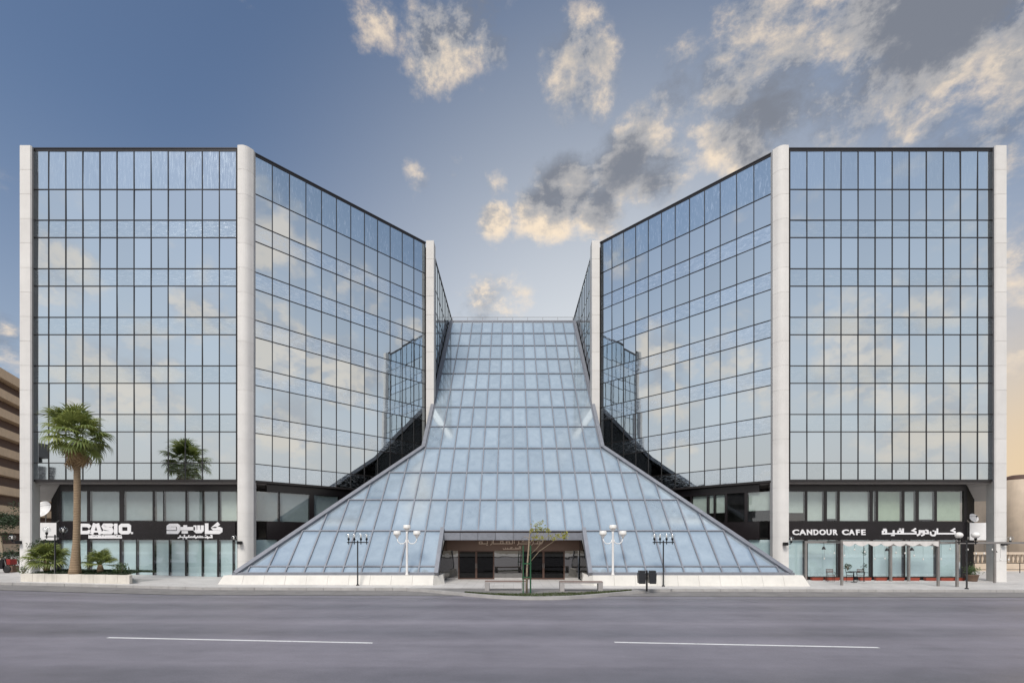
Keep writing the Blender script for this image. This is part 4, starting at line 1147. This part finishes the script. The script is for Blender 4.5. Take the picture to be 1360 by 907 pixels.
def wall_lamp(px, py, y, side, label):
    x = PX(px, y); z = PZ(py, y)
    r_ = root('wall_lamp', (x, y, z), label, 'wall lamp', 'globe lamps fixed to the pillars')
    MB().box(x - .12, x + .12, y - .16, y + .12, z - .11, z + .11).build('bracket_box', 'black_metal', r_, bevel=.01)
    MB().tube([(x, y - .08, z), (x + side * .3, y - .12, z), (x + side * .34, y - .12, z + .14)], .028, 6).build('arm', 'black_metal', r_)
    globe(r_, (x + side * .34, y - .12, z + .36), .19)
wall_lamp(318.5, 720.5, 33.5, -1, 'small black lamp with clear globe on the left inner pillar')
wall_lamp(1043, 722, 33.5, 1, 'small black lamp with clear globe on the right inner pillar')
wall_lamp(25, 720, 33.6, -1, 'small black lamp with clear globe on the far left pillar')
wall_lamp(1333, 722, 33.6, 1, 'small black lamp with clear globe on the far right pillar')

# ------------------------------------------------------------------ dishes
def dish(px, py, y, r, label):
    x = PX(px, y); z = PZ(py, y)
    zb = PZ(694, 38.5)
    r_ = root('satellite_dish', (x, y, zb), label, 'satellite dish', 'satellite dishes on the parapets')
    M = Matrix.Rotation(rad(68), 4, 'X') @ Matrix.Rotation(rad(8), 4, 'Z')
    prof = [(.01, 0), (r * .3, r * .03), (r * .6, r * .1), (r * .85, r * .2), (r, r * .29), (r * 1.01, r * .28), (r * .85, r * .17), (r * .3, -.01), (.01, -.03)]
    MB().lathe(prof, (x, y, z), 28, M).build('reflector', 'white_paint', r_, smooth=True)
    MB().tube([(x, y + .08, z), (x, y + .15, z - .3), (x, y + .15, zb)], .035, 8).build('mast', 'steel_grey', r_)
    f_ = Vector((x, y, z)) + M.to_3x3() @ Vector((0, 0, r * .95))
    a_ = MB()
    for k in range(3):
        t = 2.1 * k + .5; a_.tube([Vector((x, y, z)) + M.to_3x3() @ Vector((r * .9 * math.cos(t), r * .9 * math.sin(t), r * .25)), f_], .012, 5)
    a_.build('feed_struts', 'steel_grey', r_)
    MB().ball(tuple(f_), .06, 8).build('feed_horn', 'black_metal', r_)
dish(58.5, 677, 38.7, .68, 'white satellite dish on the parapet behind the far left pillar')
dish(1292, 688, 38.7, .36, 'small white satellite dish above the parapet beside the far right pillar')

# ------------------------------------------------------------------ island with sapling, benches, bins
isl = root('tree_island', (2, 26, 0), 'kerbed grassy tree island bulging into the road before the entrance', 'traffic island')
outl = [(-6.2, 27.98)]
for k in range(25):
    t = k / 24
    x = -6.0 + 15.0 * t
    y = 27.7 - 4.0 * (math.sin(math.pi * min(t * 1.02, 1) ** .95)) ** 1.5
    outl.append((x, y))
outl.append((9.2, 27.98))
def off_in(pts, dd):
    out = []
    for i, p in enumerate(pts):
        a = Vector(pts[max(i - 1, 0)]); b_ = Vector(pts[min(i + 1, len(pts) - 1)]); d_ = (b_ - a).normalized()
        out.append((p[0] - d_.y * dd, min(p[1] + d_.x * dd, 27.99)))
    return out
inn = off_in(outl, .18)
MB().prism([(x, y) for x, y in inn] , -.3, lambda x, y: gz(x) - .01).build('paved_top', 'gutter', isl)
for i in range(len(outl) - 1):
    q = [outl[i], outl[i + 1], inn[i + 1], inn[i]]
    cx_, cy_ = sum(p[0] for p in q) / 4, sum(p[1] for p in q) / 4
    q = [(cx_ + (x - cx_) * .997, cy_ + (y - cy_) * .999) for x, y in q]
    MB().prism(q, -.3, lambda x, y: gz(x) + .012).build('kerb_stone', 'kerb_stone', isl)
gp = [p for p in off_in(outl, .55) if -2.2 < p[0] < 6.4]
gp = [(-2.4, 26.4)] + gp + [(6.6, 26.2)]
ymin = lambda x: 27.7 - 4.0 * (math.sin(math.pi * min((x + 6) / 15 * 1.02, 1) ** .95)) ** 1.5
gm = MB()
def isz(x, y): return gz(x) - .01
for _ in range(5000):
    x = random.uniform(-2.6, 6.6); w_ = 1 - abs(x - 2) / 5.0
    y0_ = ymin(x) + .35
    y = y0_ + random.random() * max(.1, 1.5 * w_)
    tufts(gm, 1, (x, x), (y, y), isz, .10, .012, 1.0)
gm.build('grass', 'grass', None, label='patchy short green grass on the tree island round the sapling', cat='grass', kind='stuff')
# sapling
ys = 25.6; xs0 = PX(699.5, ys)
sp = root('sapling', (xs0, ys, 0), 'thin young tree with sparse yellow-green leaves tied between green stakes', 'tree')
zk = lambda py: PZ(py, ys)
xk = lambda px: PX(px, ys)
MB().tube([(xs0, ys, -.05), (xk(700), ys, zk(755)), (xk(702), ys, zk(730)), (xk(703), ys, zk(712)), (xk(706), ys, zk(697))], [.055, .05, .04, .025, .01], 8).build('trunk', 'bark_pale', sp, smooth=True)
brs = [[(701.5, 738), (712, 729), (722, 716), (735, 708)], [(705, 745), (716, 732), (735, 719), (753, 709)], [(702.5, 722), (710, 714), (719, 709), (724, 716)], [(703, 715), (697, 712), (692, 716)], [(704, 708), (712, 700), (716, 694)], [(706, 702), (718, 702), (727, 703)]]
ends = []
for i, b_ in enumerate(brs):
    pts = [(xk(a), ys + (.25 if i % 2 else -.25) * k / 3, zk(c)) for k, (a, c) in enumerate(b_)]
    MB().tube(pts, [.022, .016, .010, .005][:len(pts)] if len(pts) == 4 else [.02, .012, .005], 6).build('branch', 'bark_pale', sp, smooth=True)
lf = MB()
clusters = [(711, 697, .16), (719, 694, .14), (716, 702, .13), (713, 704, .12), (723, 703, .14), (728, 704, .10), (709, 714, .14), (713, 713, .12), (720, 714, .12), (731, 713, .14), (736, 715, .12), (741, 711, .12), (748, 711, .14), (752, 709, .12), (750, 714, .10), (706, 704, .1)]
for (a, c, rr) in clusters:
    for k in range(26):
        q = Vector((xk(a) + random.gauss(0, rr * .6), ys + random.gauss(0, .15), zk(c) + random.gauss(0, rr * .55)))
        u = Vector((random.gauss(0, 1), random.gauss(0, .6), random.gauss(-.3, .8))).normalized(); v_ = u.orthogonal().normalized(); l = random.uniform(.035, .075)
        lf.add([q - u * l, q + v_ * l * .5, q + u * l, q - v_ * l * .5], [(0, 1, 2, 3)])
lf.build('foliage', 'leaf_yellow', sp)
gs = root('tree_guard', (xs0, ys, 0), 'two green wooden stakes with crossbars guarding the sapling', 'tree guard')
for dx, dy in ((-.19, -.12), (.19, -.12), (.22, .15)):
    MB().box(xs0 + dx - .03, xs0 + dx + .03, ys + dy - .03, ys + dy + .03, -.1, zk(724)).build('stake', 'green_stake', gs)
for z in (zk(748), zk(766)):
    MB().box(xs0 - .25, xs0 + .25, ys - .165, ys - .152, z - .03, z + .03).build('crossbar', 'green_stake', gs)
# benches
def bench(px0, px1, y, label):
    x0, x1 = PX(px0, y), PX(px1, y); r_ = root('bench', ((x0 + x1) / 2, y, 0), label, 'bench', 'concrete benches by the island')
    zt_ = .52
    MB().box(x0, x1, y - .22, y + .22, zt_ - .10, zt_ - .03).build('frame', 'bench_stone', r_, bevel=.012)
    for k in range(3):
        MB().box(x0 + .01, x1 - .01, y - .215 + k * .147, y - .215 + k * .147 + .135, zt_ - .03, zt_).build('slat', 'bench_wood', r_, bevel=.006)
    for xa in (x0, x1 - .26):
        MB().box(xa + .003, xa + .257, y - .217, y + .217, -.05, zt_ - .101).build('leg', 'bench_stone', r_, bevel=.012)
bench(644, 699, 27.0, 'low concrete bench with wooden top left of the sapling')
bench(743, 800, 26.7, 'low concrete bench with wooden top right of the sapling')
# twin litter bins
yb = 26.9; xb = PX(859, yb)
lbn = root('litter_bin', (xb, yb, 0), 'pair of dark grey litter bins hung on one post, right of the entrance', 'litter bin')
MB().box(xb - .045, xb + .045, yb - .04, yb + .04, -.05, PZ(757, yb)).build('post', 'black_metal', lbn, bevel=.008)
MB().box(xb - .1, xb + .1, yb - .02, yb + .02, PZ(766, yb), PZ(763.5, yb)).build('bracket', 'steel_grey', lbn)
for s in (-1, 1):
    x0, x1 = sorted((xb + s * .09, xb + s * .50))
    bo = MB().hexa([(x0 + .02, yb - .18, PZ(774, yb)), (x1 - .02, yb - .18, PZ(774, yb)), (x1 - .02, yb + .18, PZ(774, yb)), (x0 + .02, yb + .18, PZ(774, yb)), (x0, yb - .20, PZ(760.5, yb)), (x1, yb - .20, PZ(760.5, yb)), (x1, yb + .2, PZ(760.5, yb)), (x0, yb + .2, PZ(760.5, yb))]).build('bin', 'bin_grey', lbn, bevel=.015)
    MB().box(x0 + .05, x1 - .03, yb - .18, yb + .18, PZ(760.5, yb) + .004, PZ(757.3, yb)).build('lid', 'bin_grey', bo, bevel=.02)
    MB().box(x0 + .03, x1 - .03, yb - .195, yb - .17, PZ(774.6, yb), PZ(773.6, yb)).build('rim', 'black_metal', bo)

# ------------------------------------------------------------------ cafe terrace
pg = root('pergola', (PX(1180, 31.5), 31.5, 0), 'grey steel pergola with scalloped valance standing before the cafe windows', 'pergola')
def post(px, y, topy, w=.12, mat='steel_grey'):
    x = PX(px, y); MB().box(x - w / 2, x + w / 2, y - w / 2, y + w / 2, -.2, PZ(topy, y)).build('post', mat, pg, bevel=.006)
    return x
ya_, yb2 = 30.6, 34.2
zbm = PZ(719, 30.6)
for px, y in ((1118, 30.6), (1246, 30.2), (1271, 29.8), (1321, 32.9)): post(px, y, 717 if px != 1321 else 720)
for px, y in ((1070, 34.4), (1183, 34.0), (1207, 34.0)): post(px, y, 718, .13)
def beam(a, b_, w=.10, h=.14): MB().bar(a, b_, w, h).build('beam', 'steel_grey', pg)
zb1 = PZ(719.5, 30.5)
beam((PX(1116, 30.6), 30.6, zb1), (PX(1248, 30.2), 30.2, zb1), .1, .16)
beam((PX(1069, 34.4), 34.4, zb1 - .02), (PX(1118, 34.2), 34.2, zb1 - .02), .1, .16)
beam((PX(1182, 34.0), 34.0, zb1 - .15), (PX(1246, 33.8), 33.8, zb1 - .15), .12, .26)
beam((PX(1118, 30.6), 30.66, zb1 + .002), (PX(1118, 30.6) + 1.5, 34.2, zb1 + .002))
beam((PX(1246, 30.2), 30.26, zb1 + .003), (PX(1246, 30.2) + .6, 33.8, zb1 + .003))
beam((PX(1246, 30.2) + .07, 30.2, zb1 - .05), (52, 30.0, zb1 - .05), .14, .12)
beam((PX(1271, 29.8), 29.86, zb1 - .04), (PX(1271, 29.8) + 3, 32.9, zb1 - .04), .1, .1)
# valance: a thin cloth strip with scalloped lower edge
va = MB(); xs_a, xs_b = PX(1119, 30.5), PX(1246, 30.1); N = 96; v = []
for i in range(N + 1):
    t = i / N; x = xs_a + (xs_b - xs_a) * t; sca = abs(math.sin(t * math.pi * 7.5)); y = 30.47 - .4 * t + .03 * math.sin(t * 60)
    zt_ = zb1 + .04; zb_ = zb1 - .10 - .17 * sca
    v += [(x, y, zt_), (x, y, zb_), (x, y + .012, zt_), (x, y + .012, zb_)]
fq = []
for i in range(N):
    a = 4 * i; b_ = a + 4; fq += [(a, a + 1, b_ + 1, b_), (a + 2, b_ + 2, b_ + 3, a + 3), (a, b_, b_ + 2, a + 2), (a + 1, a + 3, b_ + 3, b_ + 1)]
va.add(v, fq); va.build('valance', 'fabric', pg, smooth=False)
# hanging strings of bulbs
def bulb_string(px0, px1, y, label, n):
    x0, x1 = PX(px0, y), PX(px1, y)
    r_ = root('bulb_string', ((x0 + x1) / 2, y, zb1), label, 'string lights', 'strings of bulbs under the pergola')
    MB().tube([(x0 + (x1 - x0) * k / 16, y, zb1 - .05 - .12 * abs(math.sin(k / 16 * math.pi * 3))) for k in range(17)], .008, 4).build('cable', 'black_metal', r_)
    for k in range(n):
        t = (k + .5) / n; x = x0 + (x1 - x0) * t; zz = zb1 - .05 - .12 * abs(math.sin(t * math.pi * 3)); dl = random.choice((.3, .55, .8, .95))
        MB().tube([(x, y, zz), (x, y, zz - dl)], .006, 4).build('drop_wire', 'black_metal', r_)
        MB().lathe([(.012, .06), (.028, .03), (.04, -.02), (.03, -.06), (.005, -.08)], (x, y, zz - dl - .05), 8).build('bulb', 'globe_white', r_, smooth=True)
bulb_string(1088, 1182, 33.2, 'string of hanging bulbs over the cafe chairs, left half of the pergola', 7)
bulb_string(1184, 1268, 33.0, 'string of hanging bulbs under the right half of the pergola', 7)
bulb_string(1280, 1345, 31.4, 'string of hanging bulbs under the beam right of the lamp post', 6)
def pendant(px, y, py, label):
    x = PX(px, y); z = PZ(py, y)
    r_ = root('pendant_lamp', (x, y, z), label, 'pendant lamp', 'black pendant lamps under the pergola')
    MB().tube([(x, y, z + .05), (x, y, zb1)], .010, 5).build('cord', 'black_metal', r_)
    MB().lathe([(.03, .14), (.06, .10), (.13, -.06), (.135, -.07), (.02, -.05)], (x, y, z), 12).build('lamp_shade', 'black_metal', r_, smooth=True)
pendant(1094, 33.0, 728, 'black pendant lamp over the single cafe chair')
pendant(1178, 33.0, 730, 'black pendant lamp near the middle posts of the pergola')
pendant(1211, 33.0, 729.5, 'black pendant lamp in the right half of the pergola')
pendant(1321.5, 33.3, 732, 'black pendant lamp beside the far right pillar')
# red planting troughs along the window foot
tm = MB(); 
for i, (a, b_) in enumerate(((1060, 1071), (1077.5, 1092.5), (1096.5, 1114), (1119, 1132), (1141, 1156), (1162, 1177), (1184.5, 1200), (1207, 1220), (1228, 1243), (1248, 1265), (1266, 1280))):
    y = 34.55; x0, x1 = PX(a, y), PX(b_, y); z0 = gz(x0)
    which = ['first', 'second', 'third', 'fourth', 'fifth', 'sixth', 'seventh', 'eighth', 'ninth', 'tenth', 'eleventh'][i]
    r_ = root('planting_trough', ((x0 + x1) / 2, y, z0), 'red trough at the foot of the cafe windows, %s from the left' % which, 'planter', 'red troughs along the cafe windows')
    MB().hexa([(x0 + .03, y - .1, z0 - .02), (x1 - .03, y - .1, z0 - .02), (x1 - .03, y + .1, z0 - .02), (x0 + .03, y + .1, z0 - .02), (x0, y - .13, z0 + .21), (x1, y - .13, z0 + .21), (x1, y + .13, z0 + .21), (x0, y + .13, z0 + .21)]).build('trough', 'terracotta', r_, bevel=.01)
    MB().box(x0 + .03, x1 - .03, y - .105, y + .105, z0 + .212, z0 + .222).build('soil', 'soil', r_)
# chairs and table
def chair(px, y, rz, label):
    x = PX(px, y)
    r_ = root('cafe_chair', (0, 0, 0), label, 'chair', 'black slatted chairs on the cafe terrace', keep_world=False)
    r_.location = (x, y, gz(x)); r_.rotation_euler = (0, 0, rz)
    for sx in (-.2, .2):
        MB().tube([(sx, -.2, 0), (sx, -.18, .44)], .015, 6).build('leg', 'black_metal', r_)
        MB().tube([(sx, .22, 0), (sx, .19, .44), (sx, .26, .85)], .015, 6).build('leg', 'black_metal', r_)
        MB().tube([(sx * 1.15, -.18, .44), (sx * 1.15, -.17, .64), (sx * 1.15, .22, .66)], .013, 6).build('armrest', 'black_metal', r_)
    for k in range(4): MB().box(-.22, .22, -.2 + k * .105, -.2 + k * .105 + .085, .44, .46).build('seat_slat', 'bench_wood', r_)
    for k in range(3): MB().box(-.21, .21, .20 + k * .018, .215 + k * .018, .58 + k * .10, .64 + k * .10).build('back_slat', 'bench_wood', r_)
chair(1103, 33.6, rad(-20), 'black slatted chair standing alone under the left end of the pergola')
chair(1129, 33.3, rad(55), 'black slatted chair left of the cafe table')
chair(1143, 33.7, rad(-35), 'black slatted chair right of the cafe table')
ct = root('cafe_table', (PX(1134, 33.0), 33.0, gz(24)), 'small round black table between the cafe chairs', 'table')
cl_ = (PX(1134, 33.0), 33.0, gz(24))
MB().lathe([(.34, .70), (.35, .71), (.35, .735), (.34, .74)], cl_, 20).build('table_top', 'black_metal', ct)
MB().lathe([(.2, 0), (.19, .03), (.03, .06), (.025, .69)], cl_, 10).build('pedestal', 'black_metal', ct, smooth=True)
shrub('potted_plant', 1126, 33.1, .72, .5, .5, 160, 'dark_green', 'dark leafy plant on the cafe table', .05, 'plant')
hs = root('plant_stand', (PX(1147, 33.4), 33.4, gz(24.5)), 'slim black plant stand with a hanging plant right of the cafe chairs', 'plant stand')
hx_ = PX(1147, 33.4)
MB().tube([(hx_, 33.4, gz(24.5)), (hx_, 33.4, 2.5)], .015, 6).build('pole', 'black_metal', hs)
for zz, ww in ((.55, .3), (.95, .24)): MB().box(hx_ - ww, hx_ + ww, 33.38, 33.42, zz, zz + .03).build('shelf', 'black_metal', hs)
lf = MB()
for k in range(130):
    base = random.choice(((0, 2.05), (.05, 1.85), (0, .72), (.1, 1.05)))
    q = Vector((hx_ + base[0] + random.gauss(0, .07), 33.4 + random.gauss(0, .07), base[1] + random.gauss(0, .10))); u = Vector((random.gauss(0, 1), random.gauss(0, 1), random.gauss(0, 1))).normalized(); v_ = u.orthogonal().normalized(); l = random.uniform(.03, .06)
    lf.add([q - u * l, q + v_ * l * .5, q + u * l, q - v_ * l * .5], [(0, 1, 2, 3)])
lf.build('foliage', 'dark_green', hs)
# terracotta pot with plant at the shop corner
y = 34.0; x = PX(1291, y)
tpn = root('potted_plant', (x, y, gz(x)), 'leafy plant in a terracotta tub at the right corner of the cafe', 'plant')
MB().lathe([(.26, -.02), (.30, .1), (.36, .40), (.38, .42), (.38, .47), (.33, .47), (.31, .40)], (x, y, gz(x)), 18).build('pot', 'rust', tpn, smooth=True)
lf = MB()
for k in range(420):
    q = Vector((x + random.gauss(0, .19), y + random.gauss(0, .19), gz(x) + .75 + random.gauss(0, .20))); u = Vector((random.gauss(0, 1), random.gauss(0, 1), random.gauss(.3, 1))).normalized(); v_ = u.orthogonal().normalized(); l = random.uniform(.04, .09)
    lf.add([q - u * l, q + v_ * l * .4, q + u * l, q - v_ * l * .4], [(0, 1, 2, 3)])
lf.build('foliage', 'bush_green', tpn)

# ------------------------------------------------------------------ far left clutter: red crates and a parked scooter
y = 36.0
cr = MB()
for i, (a, b_, z0, mat, lab) in enumerate(((10, 21, .42, 'rust', 'lower rust-coloured crate of the stack behind the far left pillar'), (11, 18, .98, 'red_paint', 'upper red crate of the stack behind the far left pillar'))):
    x0, x1 = PX(a, y), PX(b_, y); h = .5 if i == 0 else .42
    r_ = root('crate', ((x0 + x1) / 2, y, z0), lab, 'crate', 'crates stacked at the far left')
    for q in range(3): MB().box(x0, x1, y - .25, y - .23, z0 + .03 + q * h / 3, z0 + (q + 1) * h / 3).build('slat', mat, r_)
    MB().box(x0, x1, y - .228, y + .25, z0, z0 + .03).build('base', mat, r_)
    MB().box(x0, x0 + .03, y - .228, y + .25, z0 + .031, z0 + h).build('side', mat, r_); MB().box(x1 - .03, x1, y - .228, y + .25, z0 + .031, z0 + h).build('side', mat, r_)
y = 35.0; x = PX(-2, y); z0 = gz(x)
sc_r = root('scooter', (x, y, z0), 'dark parked scooter cut off by the left edge of the picture', 'scooter')
for dx in (-.62, .62):
    MB().lathe([(.10, -.06), (.24, -.065), (.27, -.03), (.27, .03), (.24, .065), (.10, .06)], (x + dx, y, z0 + .27), 18, Matrix.Rotation(rad(90), 4, 'X')).build('wheel', 'rubber', sc_r, smooth=True)
MB().hexa([(x - .6, y - .15, z0 + .3), (x + .3, y - .15, z0 + .3), (x + .3, y + .15, z0 + .3), (x - .6, y + .15, z0 + .3), (x - .75, y - .16, z0 + .72), (x - .05, y - .16, z0 + .74), (x - .05, y + .16, z0 + .74), (x - .75, y + .16, z0 + .72)]).build('body', 'black_panel', sc_r, bevel=.04)
MB().hexa([(x + .2, y - .2, z0 + .3), (x + .45, y - .18, z0 + .3), (x + .45, y + .18, z0 + .3), (x + .2, y + .2, z0 + .3), (x + .32, y - .17, z0 + 1.0), (x + .44, y - .12, z0 + 1.0), (x + .44, y + .12, z0 + 1.0), (x + .32, y + .17, z0 + 1.0)]).build('leg_shield', 'black_panel', sc_r, bevel=.03)
MB().box(x - .7, x, y - .14, y + .14, z0 + .745, z0 + .83).build('seat', 'rubber', sc_r, bevel=.03)
MB().tube([(x + .30, y - .36, z0 + 1.1), (x + .38, y, z0 + 1.05), (x + .30, y + .36, z0 + 1.1)], .018, 6).build('handlebar', 'steel_grey', sc_r)
MB().tube([(x + .38, y, z0 + 1.05), (x + .62, y, z0 + .27)], .03, 6).build('fork', 'steel_grey', sc_r)
